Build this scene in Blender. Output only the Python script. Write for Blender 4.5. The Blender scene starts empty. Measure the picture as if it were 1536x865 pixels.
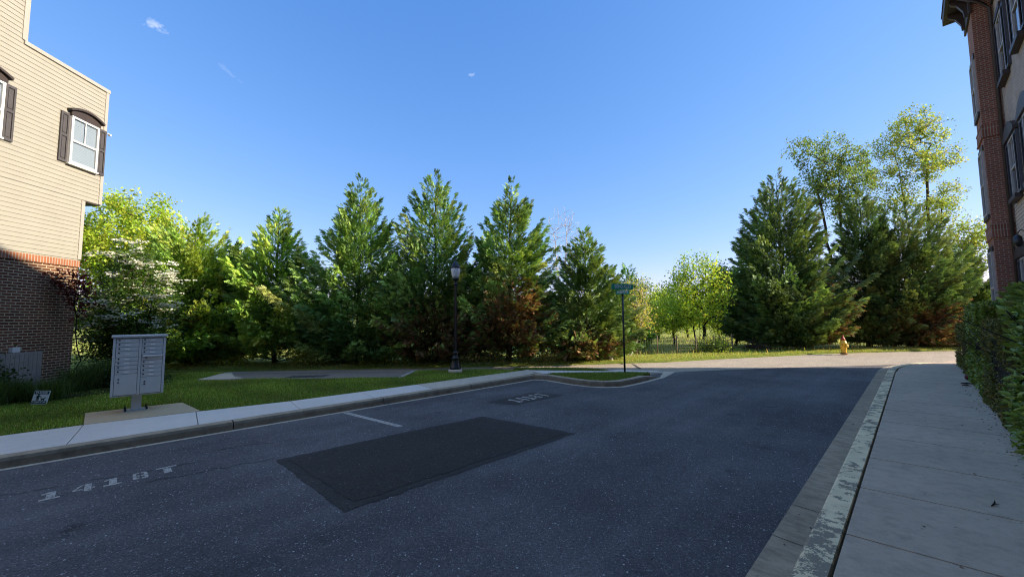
import bpy, bmesh, math
import numpy as np
from mathutils import Vector, Matrix

rng = np.random.default_rng(7)
sc = bpy.context.scene
COL = sc.collection
R = math.radians

# ------------------------------------------------------------------ camera
CAM_H, FPX = 1.9, 600.0
pit, rol = math.atan(45.5 / FPX), R(0.47)
fwd = np.array([0, math.cos(pit), math.sin(pit)])
up0 = np.array([0, -math.sin(pit), math.cos(pit)])
r0 = np.array([1.0, 0, 0])
rgt = r0 * math.cos(rol) - up0 * math.sin(rol)
upv = up0 * math.cos(rol) + r0 * math.sin(rol)
cam = bpy.data.cameras.new('camera')
cam_o = bpy.data.objects.new('camera', cam)
COL.objects.link(cam_o)
cam.sensor_width = 36.0
cam.lens = 36.0 * FPX / 1536.0
cam.clip_start, cam.clip_end = 0.05, 3000
m3 = Matrix((rgt, upv, -fwd)).transposed()
cam_o.matrix_world = Matrix.Translation((0, 0, CAM_H)) @ m3.to_4x4()
sc.camera = cam_o


def ray(x, y):
    return fwd + rgt * (x - 768) / FPX + upv * (432.5 - y) / FPX


def G(x, y, z=0.0):
    """where a sight line meets the level z"""
    d = ray(x, y)
    return np.array([0, 0, CAM_H]) + d * (z - CAM_H) / d[2]


def at(x, y, Y):
    """the point on a sight line at distance Y ahead"""
    d = ray(x, y)
    return np.array([0, 0, CAM_H]) + d * Y / d[1]


Q = 2 ** -0.5


def sp(s, p, z=0.0):
    """s metres along the alley, p metres to its right"""
    return np.array([(s + p) * Q, (s - p) * Q, z])


# ------------------------------------------------------------------ light
SUN_EL, SUN_AZ = 25.0, -4.0
w = bpy.data.worlds.new('World')
sc.world = w
w.use_nodes = True
nt = w.node_tree
bg = nt.nodes['Background']
sky = nt.nodes.new('ShaderNodeTexSky')
sky.sky_type = 'NISHITA'
sky.sun_disc = False
sky.sun_elevation = R(SUN_EL)
sky.sun_rotation = R(90 - SUN_AZ)
sky.altitude = 0
sky.air_density, sky.dust_density, sky.ozone_density = 1.0, 0.05, 6.0
tc = nt.nodes.new('ShaderNodeTexCoord')
# three small wisps of cloud, placed by direction
noi = nt.nodes.new('ShaderNodeTexNoise'); noi.inputs['Scale'].default_value = 52; noi.inputs['Detail'].default_value = 7
noi.inputs['Roughness'].default_value = 0.66
nt.links.new(tc.outputs['Generated'], noi.inputs['Vector'])


def M_(op, a, b=None):
    n = nt.nodes.new('ShaderNodeMath'); n.operation = op
    for i, v in enumerate((a, b)):
        if v is None: continue
        if isinstance(v, (int, float)): n.inputs[i].default_value = v
        else: nt.links.new(v, n.inputs[i])
    return n.outputs[0]


def dotn(v):
    n = nt.nodes.new('ShaderNodeVectorMath'); n.operation = 'DOT_PRODUCT'
    nt.links.new(tc.outputs['Generated'], n.inputs[0]); n.inputs[1].default_value = tuple(v)
    return n.outputs['Value']


# the camera's rendering of the sky: each channel gently compressed, and extra brightness added high overhead to fill the shade
sep = nt.nodes.new('ShaderNodeSeparateColor'); nt.links.new(sky.outputs[0], sep.inputs[0])
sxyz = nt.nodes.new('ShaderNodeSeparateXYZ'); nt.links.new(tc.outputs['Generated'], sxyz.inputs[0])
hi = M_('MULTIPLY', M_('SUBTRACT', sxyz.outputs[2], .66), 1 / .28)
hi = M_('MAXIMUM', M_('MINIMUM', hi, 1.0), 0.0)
cmb = nt.nodes.new('ShaderNodeCombineColor')
for i, (g, c, vk) in enumerate(((1.1, .93, 2.2), (.72, 1.09, 1.0), (.5, 1.86, .4))):
    ch = M_('MULTIPLY', M_('POWER', sep.outputs[i], g), c)
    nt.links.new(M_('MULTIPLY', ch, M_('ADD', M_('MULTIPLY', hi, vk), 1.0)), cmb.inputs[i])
mask = None
for (px, py, wx, wy, amt, rot) in ((228, 36, .021, .0105, .75, -14), (706, 112, .011, .0055, .6, 10), (345, 110, .034, .006, .13, -32)):
    d = ray(px, py); d /= np.linalg.norm(d)
    t1 = np.cross(d, [0, 0, 1]); t1 /= np.linalg.norm(t1); t2 = np.cross(t1, d)
    a_ = R(rot); e1 = t1 * math.cos(a_) + t2 * math.sin(a_); e2 = -t1 * math.sin(a_) + t2 * math.cos(a_)
    a = M_('MULTIPLY', M_('SUBTRACT', dotn(e1), float(d @ e1)), 1 / wx)
    b = M_('MULTIPLY', M_('SUBTRACT', dotn(e2), float(d @ e2)), 1 / wy)
    rr = M_('ADD', M_('MULTIPLY', a, a), M_('MULTIPLY', b, b))
    k = M_('SUBTRACT', M_('SUBTRACT', 1.55, M_('MULTIPLY', M_('SQRT', rr), .75)), M_('MULTIPLY', noi.outputs['Fac'], 2.1))
    k = M_('MAXIMUM', M_('MINIMUM', M_('MULTIPLY', k, 2.0 * amt), amt), 0.0)
    fr = M_('GREATER_THAN', dotn(d), 0.5)
    k = M_('MULTIPLY', k, fr)
    mask = k if mask is None else M_('MAXIMUM', mask, k)
cm = nt.nodes.new('ShaderNodeMix'); cm.data_type = 'RGBA'
nt.links.new(mask, cm.inputs['Factor'])
nt.links.new(cmb.outputs[0], cm.inputs['A'])
cm.inputs['B'].default_value = (2.9, 3.3, 4.3, 1)
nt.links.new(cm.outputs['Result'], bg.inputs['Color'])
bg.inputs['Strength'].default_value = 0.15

sun = bpy.data.lights.new('sun', 'SUN')
sun.energy, sun.angle, sun.color = 4.8, R(0.53), (1.0, 0.88, 0.71)
sun_o = bpy.data.objects.new('sun', sun)
COL.objects.link(sun_o)
sd = Vector((math.cos(R(SUN_EL)) * math.cos(R(SUN_AZ)), math.cos(R(SUN_EL)) * math.sin(R(SUN_AZ)), math.sin(R(SUN_EL))))
sun_o.rotation_euler = sd.to_track_quat('Z', 'Y').to_euler()

vs = sc.view_settings
vs.view_transform, vs.look, vs.exposure, vs.gamma = 'Standard', 'None', 0.9, 1.0
vs.use_curve_mapping = False
sc.cycles.use_denoising = True
sc.cycles.denoiser = 'OPENIMAGEDENOISE'
sc.cycles.denoising_input_passes = 'RGB_ALBEDO_NORMAL'
sc.cycles.denoising_prefilter = 'NONE'
sc.cycles.use_adaptive_sampling = False
sc.cycles.use_light_tree = False
sc.cycles.caustics_reflective = sc.cycles.caustics_refractive = False
sc.cycles.diffuse_bounces = 2
sc.cycles.filter_width = 1.1
sc.cycles.sample_clamp_indirect = 1.5


# ------------------------------------------------------------------ materials
class NT:
    def __init__(self, name):
        self.m = bpy.data.materials.new(name); self.m.use_nodes = True
        self.t = self.m.node_tree; self.t.nodes.clear()
        self.out = self.n('ShaderNodeOutputMaterial')

    def n(self, kind, **kw):
        x = self.t.nodes.new(kind)
        for k, v in kw.items():
            setattr(x, k, v)
        return x

    def l(self, a, b):
        self.t.links.new(a, b)

    def val(self, sock, v):
        if hasattr(v, 'links') or hasattr(v, 'is_output'):
            self.l(v, sock)
        elif isinstance(v, (tuple, list)):
            sock.default_value = tuple(v) + ((1,) if len(v) == 3 and sock.type == 'RGBA' else ())
        else:
            sock.default_value = v

    def math(self, op, a, b=0.0):
        x = self.n('ShaderNodeMath', operation=op)
        self.val(x.inputs[0], a); self.val(x.inputs[1], b)
        return x.outputs[0]

    def mix(self, f, a, b, blend='MIX'):
        x = self.n('ShaderNodeMix', data_type='RGBA', blend_type=blend)
        self.val(x.inputs['Factor'], f); self.val(x.inputs['A'], a); self.val(x.inputs['B'], b)
        return x.outputs['Result']

    def coord(self, which='Object', scale=(1, 1, 1), rot=(0, 0, 0)):
        c = self.n('ShaderNodeTexCoord'); mp = self.n('ShaderNodeMapping')
        self.l(c.outputs[which], mp.inputs['Vector'])
        if any(rot):  # turn the axes first, then stretch along them
            mp.vector_type = 'TEXTURE'; scale = tuple(1 / q for q in scale)
        mp.inputs['Scale'].default_value = scale; mp.inputs['Rotation'].default_value = rot
        return mp.outputs['Vector']

    def noise(self, scale, detail=4, rough=.55, vec=None):
        x = self.n('ShaderNodeTexNoise')
        x.inputs['Scale'].default_value = scale; x.inputs['Detail'].default_value = detail; x.inputs['Roughness'].default_value = rough
        if vec is not None: self.l(vec, x.inputs['Vector'])
        return x.outputs['Fac']

    def ramp(self, f, *stops):
        x = self.n('ShaderNodeValToRGB')
        el = x.color_ramp.elements
        while len(el) < len(stops): el.new(0.5)
        for e, (p, c) in zip(el, stops):
            e.position = p
            e.color = (c, c, c, 1) if isinstance(c, (int, float)) else tuple(c) + (1,)
        self.l(f, x.inputs['Fac'])
        return x.outputs['Color']

    def bump(self, h, strength=.3, dist=.01, normal=None):
        x = self.n('ShaderNodeBump')
        x.inputs['Strength'].default_value = strength; x.inputs['Distance'].default_value = dist
        self.l(h, x.inputs['Height'])
        if normal is not None: self.l(normal, x.inputs['Normal'])
        return x.outputs['Normal']

    def done(self, col, rough=.8, normal=None, spec=.3, metal=0.0):
        p = self.n('ShaderNodeBsdfPrincipled')
        self.val(p.inputs['Base Color'], col); self.val(p.inputs['Roughness'], rough)
        p.inputs['Specular IOR Level'].default_value = spec; p.inputs['Metallic'].default_value = metal
        if normal is not None: self.l(normal, p.inputs['Normal'])
        self.l(p.outputs[0], self.out.inputs['Surface'])
        return self.m


def plain(name, c, rough=.6, spec=.3, metal=0.0, var=.12, scale=6.0, bump=0.0):
    t = NT(name)
    v = t.coord('Object')
    f = t.noise(scale, 5, .6, v)
    f2 = t.noise(scale * 9, 3, .6, v)
    k = t.ramp(f, (.3, 1 - var * 1.6), (.7, 1 + var))
    k2 = t.ramp(f2, (.3, 1 - var * .6), (.7, 1 + var * .5))
    col = t.mix(1, t.mix(1, c, k, 'MULTIPLY'), k2, 'MULTIPLY')
    return t.done(col, rough, t.bump(f2, bump, .01) if bump else None, spec, metal)


def asphalt(name, c, chips=.34, chip_c=(.36, .34, .33), blotch=.3):
    t = NT(name)
    v = t.coord('Object')
    big = t.noise(.45, 6, .62, v)
    streak = t.noise(1.5, 4, .6, t.coord('Object', (.07, 1, 1), (0, 0, R(45))))
    spots = t.noise(1.7, 3, .5, t.coord('Object', (1, 1, 1), (0, 0, R(20))))
    fine = t.noise(170, 2, .8, v)
    mid = t.noise(38, 4, .75, v)
    vo = t.n('ShaderNodeTexVoronoi'); vo.inputs['Scale'].default_value = 58; t.l(v, vo.inputs['Vector'])
    rnd = t.n('ShaderNodeSeparateColor'); t.l(vo.outputs['Color'], rnd.inputs[0])
    chip = t.math('MULTIPLY', t.math('GREATER_THAN', rnd.outputs[0], 1 - chips), t.math('LESS_THAN', vo.outputs['Distance'], .34))
    vo2 = t.n('ShaderNodeTexVoronoi'); vo2.inputs['Scale'].default_value = 33; t.l(v, vo2.inputs['Vector'])
    rn2 = t.n('ShaderNodeSeparateColor'); t.l(vo2.outputs['Color'], rn2.inputs[0])
    chip2 = t.math('MULTIPLY', t.math('GREATER_THAN', rn2.outputs[1], .92), t.math('LESS_THAN', vo2.outputs['Distance'], .26))
    col = t.mix(1, c, t.ramp(big, (.3, 1 - blotch), (.7, 1 + blotch * .8)), 'MULTIPLY')
    col = t.mix(1, col, t.ramp(streak, (.3, 1 - blotch * .6), (.7, 1 + blotch * .4)), 'MULTIPLY')
    col = t.mix(1, col, t.ramp(spots, (.66, 1.0), (.74, .62)), 'MULTIPLY')
    col = t.mix(1, col, t.ramp(mid, (.28, .60), (.72, 1.42)), 'MULTIPLY')
    col = t.mix(1, col, t.ramp(fine, (.28, .35), (.72, 1.75)), 'MULTIPLY')
    col = t.mix(t.math('MULTIPLY', chip, t.math('MULTIPLY', rnd.outputs[1], .75)), col, chip_c)
    col = t.mix(t.math('MULTIPLY', chip2, t.math('MULTIPLY', rn2.outputs[0], .8)), col, (min(.9, chip_c[0] * 1.9), min(.9, chip_c[1] * 1.9), min(.9, chip_c[2] * 1.9)))
    h = t.math('ADD', fine, t.math('MULTIPLY', vo.outputs['Distance'], -1.2))
    return t.done(col, .9, t.bump(h, .55, .006), .22)


def concrete(name, c, var=.2, stain=.25, streaks=0.0):
    t = NT(name)
    v = t.coord('Object')
    a = t.noise(.9, 7, .65, v)
    b = t.noise(7, 6, .7, v)
    f = t.noise(120, 3, .7, v)
    col = t.mix(1, c, t.ramp(a, (.3, 1 - var), (.7, 1 + var * .6)), 'MULTIPLY')
    col = t.mix(1, col, t.ramp(b, (.28, 1 - stain), (.55, 1.0)), 'MULTIPLY')
    col = t.mix(1, col, t.ramp(f, (.25, .86), (.75, 1.12)), 'MULTIPLY')
    if streaks:
        s = t.noise(12, 5, .7, t.coord('Object', (1, .2, 1), (0, 0, R(45))))
        col = t.mix(1, col, t.ramp(s, (.32, 1 - streaks), (.58, 1.0)), 'MULTIPLY')
    dots = t.n('ShaderNodeTexVoronoi'); dots.inputs['Scale'].default_value = 5.5; t.l(v, dots.inputs['Vector'])
    col = t.mix(t.math('MULTIPLY', t.math('LESS_THAN', dots.outputs['Distance'], .055), .55), col, (.05, .045, .04))
    return t.done(col, .88, t.bump(f, .35, .004), .25)


def peeling(name):
    t = NT(name)
    v = t.coord('Object', (1, 1, 1))
    st = t.coord('Object', (1, .28, 1), (0, 0, R(45)))
    a = t.noise(7.5, 6, .66, v)
    b = t.noise(1.1, 3, .5, v)
    c_ = t.noise(60, 4, .7, v)
    f = t.noise(110, 3, .7, v)
    k = t.math('ADD', t.math('ADD', a, t.math('MULTIPLY', t.math('SUBTRACT', b, .5), .5)), t.math('MULTIPLY', t.math('SUBTRACT', c_, .5), .25))
    m = t.ramp(k, (.462, 0.0), (.472, 1.0))
    paint = t.mix(1, (.95, .74, .44), t.ramp(t.noise(5, 5, .6, v), (.3, .85), (.7, 1.08)), 'MULTIPLY')
    bare = t.mix(1, (.33, .265, .185), t.ramp(f, (.25, .8), (.75, 1.15)), 'MULTIPLY')
    return t.done(t.mix(m, bare, paint), .85, t.bump(m, .5, .004), .25)


def bricks(name, c1, c2, mortar, bw=.2, rh=.067, soldier=False, mort=.011):
    t = NT(name)
    v = t.coord('UV')
    br = t.n('ShaderNodeTexBrick')
    t.l(v, br.inputs['Vector'])
    br.inputs['Scale'].default_value = 1.0
    br.inputs['Brick Width'].default_value = .067 if soldier else bw
    br.inputs['Row Height'].default_value = .4 if soldier else rh
    br.inputs['Mortar Size'].default_value = mort
    br.inputs['Mortar Smooth'].default_value = .15
    br.inputs['Bias'].default_value = 0
    if soldier: br.offset = 0
    for k, c in (('Color1', c1), ('Color2', c2), ('Mortar', mortar)): br.inputs[k].default_value = tuple(c) + (1,)
    n1 = t.noise(1.2, 5, .6, v); n2 = t.noise(55, 4, .65, v)
    col = t.mix(1, br.outputs['Color'], t.ramp(n1, (.3, .8), (.7, 1.12)), 'MULTIPLY')
    col = t.mix(1, col, t.ramp(n2, (.25, .78), (.75, 1.15)), 'MULTIPLY')
    h = t.math('SUBTRACT', t.math('MULTIPLY', n2, .3), br.outputs['Fac'])
    return t.done(col, .87, t.bump(h, .6, .008), .2)


def foliage(name, trans=.40, rough=.55, spec=.25):
    t = NT(name)
    at_ = t.n('ShaderNodeAttribute'); at_.attribute_name = 'tint'
    p = t.n('ShaderNodeBsdfPrincipled')
    t.l(at_.outputs['Color'], p.inputs['Base Color'])
    p.inputs['Roughness'].default_value = rough; p.inputs['Specular IOR Level'].default_value = spec
    tr = t.n('ShaderNodeBsdfTranslucent')
    t.l(t.mix(1, at_.outputs['Color'], (1.35, 1.25, .6), 'MULTIPLY'), tr.inputs['Color'])
    mx = t.n('ShaderNodeMixShader'); mx.inputs[0].default_value = trans
    t.l(p.outputs[0], mx.inputs[1]); t.l(tr.outputs[0], mx.inputs[2])
    t.l(mx.outputs[0], t.out.inputs['Surface'])
    return t.m


def glass(name, tintc=(.85, .9, .95)):
    t = NT(name)
    lw = t.n('ShaderNodeLayerWeight'); lw.inputs[0].default_value = .5
    fr = t.math('ADD', t.math('MULTIPLY', t.math('POWER', lw.outputs['Facing'], 5.0), .9), .05)
    tr = t.n('ShaderNodeBsdfTransparent'); tr.inputs[0].default_value = tuple(tintc) + (1,)
    gl = t.n('ShaderNodeBsdfGlossy'); gl.inputs['Roughness'].default_value = .03
    mx = t.n('ShaderNodeMixShader')
    t.l(fr, mx.inputs[0]); t.l(tr.outputs[0], mx.inputs[1]); t.l(gl.outputs[0], mx.inputs[2])
    t.l(mx.outputs[0], t.out.inputs['Surface'])
    return t.m


def meadow_mat(name, cols, scale=.35):
    t = NT(name)
    v = t.coord('Object')
    a = t.noise(scale, 6, .65, v); b = t.noise(6, 5, .7, v); f = t.noise(60, 3, .7, v)
    n = len(cols)
    col = t.ramp(a, *[(.28 + .44 * i / (n - 1), c) for i, c in enumerate(cols)])
    col = t.mix(1, col, t.ramp(b, (.25, .6), (.75, 1.35)), 'MULTIPLY')
    col = t.mix(1, col, t.ramp(f, (.25, .65), (.75, 1.3)), 'MULTIPLY')
    return t.done(col, .95, t.bump(f, .8, .03), .1)


M = {}
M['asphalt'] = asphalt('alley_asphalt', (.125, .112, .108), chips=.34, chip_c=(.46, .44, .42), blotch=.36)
M['street'] = asphalt('sunlit_street_asphalt', (.40, .33, .25), chips=.25, chip_c=(.5, .45, .38), blotch=.12)  # paler than the alley, with sunlight put into the colour
M['bay'] = asphalt('bay_asphalt', (.27, .22, .17), chips=.2, blotch=.15)
M['patch'] = asphalt('patch_asphalt', (.054, .046, .038), chips=.22, chip_c=(.16, .15, .14), blotch=.14)
M['sealant'] = asphalt('sealant', (.060, .052, .045), chips=.12, chip_c=(.12, .12, .12), blotch=.12)
M['dark_stain'] = asphalt('dark_sealed_asphalt', (.082, .072, .063), chips=.2, chip_c=(.16, .15, .14), blotch=.3)
M['conc_new'] = concrete('pale_concrete', (.80, .695, .585), var=.07, stain=.06)
M['conc_pad'] = concrete('tan_concrete', (.60, .44, .26), var=.08, stain=.08)
M['conc_walk'] = concrete('grey_concrete', (.60, .455, .325), var=.15, stain=.26)
M['conc_old'] = concrete('weathered_concrete', (.50, .38, .25), var=.18, stain=.3, streaks=.35)
M['conc_face'] = concrete('shaded_kerb_concrete', (.23, .185, .13), var=.25, stain=.4)  # darker than the kerb top, the face's shade put into the colour
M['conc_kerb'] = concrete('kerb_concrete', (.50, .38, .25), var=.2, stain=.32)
M['conc_strip'] = concrete('gutter_strip_concrete', (.66, .54, .40), var=.15, stain=.2)
M['peel'] = peeling('peeling_cream_paint')
M['soil'] = plain('dark_soil', (.022, .018, .013), .95, .1, var=.3, scale=20)
M['mulch'] = plain('bark_mulch', (.03, .022, .015), .95, .1, var=.5, scale=30, bump=.8)
t_ = NT('worn_road_paint'); v_ = t_.coord('Object')
w_ = t_.ramp(t_.math('ADD', t_.noise(30, 8, .75, v_), t_.math('MULTIPLY', t_.math('SUBTRACT', t_.noise(150, 2, .7, v_), .5), .35)), (.40, 0.0), (.50, 1.0))
M['mark'] = t_.done(t_.mix(w_, (.16, .14, .125), (.56, .50, .42)), .8, None, .25)
M['lawn'] = meadow_mat('lawn_turf', ((.10, .13, .02), (.13, .16, .026), (.16, .185, .034)), .5)
M['meadow'] = meadow_mat('meadow', ((.20, .27, .04), (.30, .32, .07), (.42, .36, .13)), .16)
M['verge'] = meadow_mat('verge_grass', ((.16, .23, .03), (.22, .27, .05), (.28, .27, .08)), .8)
M['brick_l'] = bricks('brown_red_brick', (.18, .07, .034), (.115, .047, .026), (.50, .385, .25), .2, .0687)
M['soldier_l'] = bricks('soldier_brick', (.40, .15, .07), (.32, .115, .055), (.40, .32, .24), soldier=True)
M['brick_r'] = bricks('red_brick', (.30, .105, .065), (.21, .075, .05), (.36, .28, .21), .2, .075)
M['soldier_r'] = bricks('red_soldier_brick', (.28, .10, .062), (.2, .075, .05), (.34, .26, .2), soldier=True)
M['brick_g'] = bricks('grey_painted_brick', (.46, .37, .29), (.38, .31, .25), (.30, .25, .2), .2, .075)
M['siding'] = plain('cream_vinyl_siding', (.345, .32, .255), .55, .3, var=.035, scale=2)
M['siding_r'] = plain('taupe_vinyl_siding', (.50, .41, .31), .6, .3, var=.05, scale=2)
M['trim'] = plain('cream_trim', (.40, .36, .30), .5, .3, var=.04)
M['white'] = plain('white_vinyl', (.76, .72, .66), .4, .4, var=.03)
M['frame_r'] = plain('grey_window_frame', (.40, .38, .35), .5, .3, var=.06)  # greyer than the white vinyl of the left house
M['shutter'] = plain('brown_shutter_paint', (.075, .066, .063), .5, .35, var=.1)
M['shutter_b'] = plain('blue_black_shutter_paint', (.06, .062, .075), .5, .35, var=.1)
M['hood'] = plain('dark_brown_trim', (.05, .036, .03), .5, .3, var=.1)
M['eave'] = plain('dark_eave', (.06, .05, .045), .6, .3, var=.1)
M['blind'] = plain('white_blinds', (.62, .58, .5), .6, .2, var=.03)
M['glass'] = glass('window_glass')
M['dark'] = plain('dark_interior', (.02, .02, .022), .8, .1)
M['mailgrey'] = plain('grey_powder_coat', (.57, .575, .55), .38, .4, var=.04, scale=3)
M['maillight'] = plain('light_grey_coat', (.85, .82, .78), .4, .4, var=.03)
M['gap'] = plain('door_gap', (.14, .14, .135), .7, .2)
M['black'] = plain('black_paint', (.012, .012, .013), .35, .5, var=.2)
M['galv'] = plain('galvanised_steel', (.36, .35, .34), .45, .4, .6, var=.15)
M['sign_g'] = plain('green_sign_sheet', (.025, .36, .22), .4, .4, var=.06)
M['sign_w'] = plain('white_sign_letters', (.75, .76, .74), .4, .4, var=.03)
M['sign_d'] = plain('dark_green_print', (.012, .05, .045), .5, .3, var=.05)
M['hyd_y'] = plain('yellow_enamel', (.85, .52, .05), .4, .4, var=.15, scale=12)
M['hyd_r'] = plain('red_enamel', (.50, .045, .03), .4, .4, var=.12, scale=12)
M['rust'] = plain('rusty_iron', (.25, .12, .05), .8, .3, var=.3)
M['screen'] = plain('grey_vinyl_screen', (.30, .26, .22), .6, .3, var=.08)
M['bark'] = plain('brown_bark', (.075, .055, .04), .9, .15, var=.35, scale=9, bump=.7)
M['bark_d'] = plain('dark_bark', (.035, .027, .021), .9, .15, var=.35, scale=9, bump=.7)
M['bark_p'] = plain('pale_bark', (.68, .60, .53), .9, .15, var=.2, scale=9, bump=.5)
M['leaf'] = foliage('broad_leaves', .42, .5, .25)
M['needle'] = foliage('scale_leaves', .16, .5, .3)
M['laurel'] = foliage('glossy_leaves', .18, .32, .5)
M['petal'] = foliage('white_bracts', .3, .6, .2)
M['grass'] = foliage('grass_blades', .3, .6, .2)
M['wire'] = plain('weathered_wire', (.12, .11, .09), .6, .3, .4, var=.2)
M['post'] = plain('weathered_post', (.22, .17, .12), .9, .1, var=.3, scale=12)
tg = NT('acorn_globe')
pg = tg.n('ShaderNodeBsdfPrincipled'); pg.inputs['Base Color'].default_value = (.85, .86, .88, 1)
pg.inputs['Roughness'].default_value = .25; pg.inputs['Transmission Weight'].default_value = .1
tg.l(pg.outputs[0], tg.out.inputs['Surface']); M['globe'] = tg.m


# ------------------------------------------------------------------ mesh helpers
def tag(o, label=None, cat=None, group=None, kind=None):
    for k, v in (('label', label), ('category', cat), ('group', group), ('kind', kind)):
        if v: o[k] = v
    return o


def empty(name, loc, label, cat, group=None, rz=0.0):
    o = bpy.data.objects.new(name, None)
    o.empty_display_size = .2
    COL.objects.link(o)
    o.location = tuple(float(c) for c in loc); o.rotation_euler = (0, 0, rz)
    return tag(o, label, cat, group)


class MB:
    def __init__(self):
        self.v, self.f, self.mi, self.sm = [], [], [], []

    def add(self, vs_, fs, mi=0, smooth=False):
        b = len(self.v)
        self.v += [tuple(float(c) for c in q) for q in vs_]
        self.f += [tuple(b + i for i in f) for f in fs]
        self.mi += [mi] * len(fs); self.sm += [smooth] * len(fs)
        return self

    def box(self, x0, x1, y0, y1, z0, z1, mi=0, T=None):
        c = [(x0, y0, z0), (x1, y0, z0), (x1, y1, z0), (x0, y1, z0), (x0, y0, z1), (x1, y0, z1), (x1, y1, z1), (x0, y1, z1)]
        if T is not None: c = [tuple(T @ Vector(q)) for q in c]
        return self.add(c, [(0, 3, 2, 1), (4, 5, 6, 7), (0, 1, 5, 4), (1, 2, 6, 5), (2, 3, 7, 6), (3, 0, 4, 7)], mi)

    def prism(self, pts, z0, z1, mi=0, mi_side=None):
        """polygon (counter-clockwise) raised from z0 to z1"""
        n = len(pts)
        a = sum(pts[i][0] * pts[(i + 1) % n][1] - pts[(i + 1) % n][0] * pts[i][1] for i in range(n))
        if a < 0: pts = pts[::-1]
        vs_ = [(q[0], q[1], z0) for q in pts] + [(q[0], q[1], z1) for q in pts]
        self.add(vs_, [tuple(range(n, 2 * n))], mi)
        self.add(vs_, [(i, (i + 1) % n, n + (i + 1) % n, n + i) for i in range(n)], mi if mi_side is None else mi_side)
        return self

    def sheet(self, pts, z, mi=0):
        n = len(pts)
        a = sum(pts[i][0] * pts[(i + 1) % n][1] - pts[(i + 1) % n][0] * pts[i][1] for i in range(n))
        if a < 0: pts = pts[::-1]
        return self.add([(q[0], q[1], z) for q in pts], [tuple(range(n))], mi)

    def prism_xz(self, pts, y0, y1, mi=0):
        """outline in x,z pushed from y0 to y1"""
        n = len(pts)
        a = sum(pts[i][0] * pts[(i + 1) % n][1] - pts[(i + 1) % n][0] * pts[i][1] for i in range(n))
        if a < 0: pts = pts[::-1]
        vs_ = [(q[0], y0, q[1]) for q in pts] + [(q[0], y1, q[1]) for q in pts]
        fs = [tuple(range(n)), tuple(range(2 * n - 1, n - 1, -1))] + [(i, n + i, n + (i + 1) % n, (i + 1) % n) for i in range(n)]
        return self.add(vs_, fs, mi)

    def lathe(self, prof, seg=20, c=(0, 0), mi=0):
        vs_, fs = [], []
        for r, z in prof:
            for i in range(seg):
                a = 2 * math.pi * i / seg
                vs_.append((c[0] + r * math.cos(a), c[1] + r * math.sin(a), z))
        for k in range(len(prof) - 1):
            for i in range(seg):
                j = (i + 1) % seg
                fs.append((k * seg + i, k * seg + j, (k + 1) * seg + j, (k + 1) * seg + i))
        fs.append(tuple(range(seg - 1, -1, -1)))
        fs.append(tuple((len(prof) - 1) * seg + i for i in range(seg)))
        return self.add(vs_, fs, mi, True)

    def tube(self, pts, rads, seg=6, mi=0):
        pts = [np.array(q, float) for q in pts]
        if not hasattr(rads, '__len__'): rads = [rads] * len(pts)
        vs_, fs = [], []
        for k, q in enumerate(pts):
            d = pts[min(k + 1, len(pts) - 1)] - pts[max(k - 1, 0)]
            d /= np.linalg.norm(d) + 1e-9
            a = np.cross(d, [0, 0, 1] if abs(d[2]) < .9 else [1, 0, 0]); a /= np.linalg.norm(a)
            b = np.cross(d, a)
            for i in range(seg):
                t = 2 * math.pi * i / seg
                vs_.append(q + rads[k] * (a * math.cos(t) + b * math.sin(t)))
        for k in range(len(pts) - 1):
            for i in range(seg):
                j = (i + 1) % seg
                fs.append((k * seg + i, (k + 1) * seg + i, (k + 1) * seg + j, k * seg + j))
        fs.append(tuple(range(seg))); fs.append(tuple((len(pts) - 1) * seg + i for i in range(seg - 1, -1, -1)))
        return self.add(vs_, fs, mi, True)

    def build(self, name, mats, parent=None, bevel=0.0):
        me = bpy.data.meshes.new(name)
        me.from_pydata(self.v, [], self.f)
        mats = mats if isinstance(mats, (list, tuple)) else [mats]
        for m in mats: me.materials.append(m)
        me.polygons.foreach_set('material_index', self.mi)
        me.polygons.foreach_set('use_smooth', self.sm)
        uv = me.uv_layers.new(name='UVMap')
        co = np.array(self.v)
        buf = np.zeros((len(me.loops), 2))
        for p in me.polygons:
            n = p.normal
            ax = max(range(3), key=lambda i: abs(n[i]))
            ii = {0: (1, 2), 1: (0, 2), 2: (0, 1)}[ax]
            for li in p.loop_indices:
                buf[li] = co[me.loops[li].vertex_index][list(ii)]
        uv.data.foreach_set('uv', buf.ravel())
        me.update()
        o = bpy.data.objects.new(name, me)
        COL.objects.link(o)
        if parent is not None: o.parent = parent
        if bevel:
            b = o.modifiers.new('bevel', 'BEVEL'); b.width = bevel; b.segments = 2; b.limit_method = 'ANGLE'; b.angle_limit = R(40)
        return o


def struct(name, mb, mats, bevel=0.0):
    return tag(mb.build(name, mats, None, bevel), kind='structure')


def np_mesh(name, V, F, tint, mats, parent=None, mi=None):
    """big mesh of quads from arrays, one colour per face in the attribute tint"""
    me = bpy.data.meshes.new(name)
    k = F.shape[1]
    me.vertices.add(len(V)); me.vertices.foreach_set('co', V.astype(np.float32).ravel())
    me.loops.add(F.size); me.loops.foreach_set('vertex_index', F.astype(np.int32).ravel())
    me.polygons.add(len(F)); me.polygons.foreach_set('loop_start', (np.arange(len(F)) * k).astype(np.int32))
    me.update(calc_edges=True)
    if tint is not None:
        a = me.attributes.new('tint', 'FLOAT_COLOR', 'FACE')
        c4 = np.ones((len(F), 4), np.float32); c4[:, :3] = tint
        a.data.foreach_set('color', c4.ravel())
    for m in (mats if isinstance(mats, (list, tuple)) else [mats]): me.materials.append(m)
    if mi is not None: me.polygons.foreach_set('material_index', mi.astype(np.int32))
    o = bpy.data.objects.new(name, me)
    COL.objects.link(o)
    if parent is not None: o.parent = parent
    return o


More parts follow.
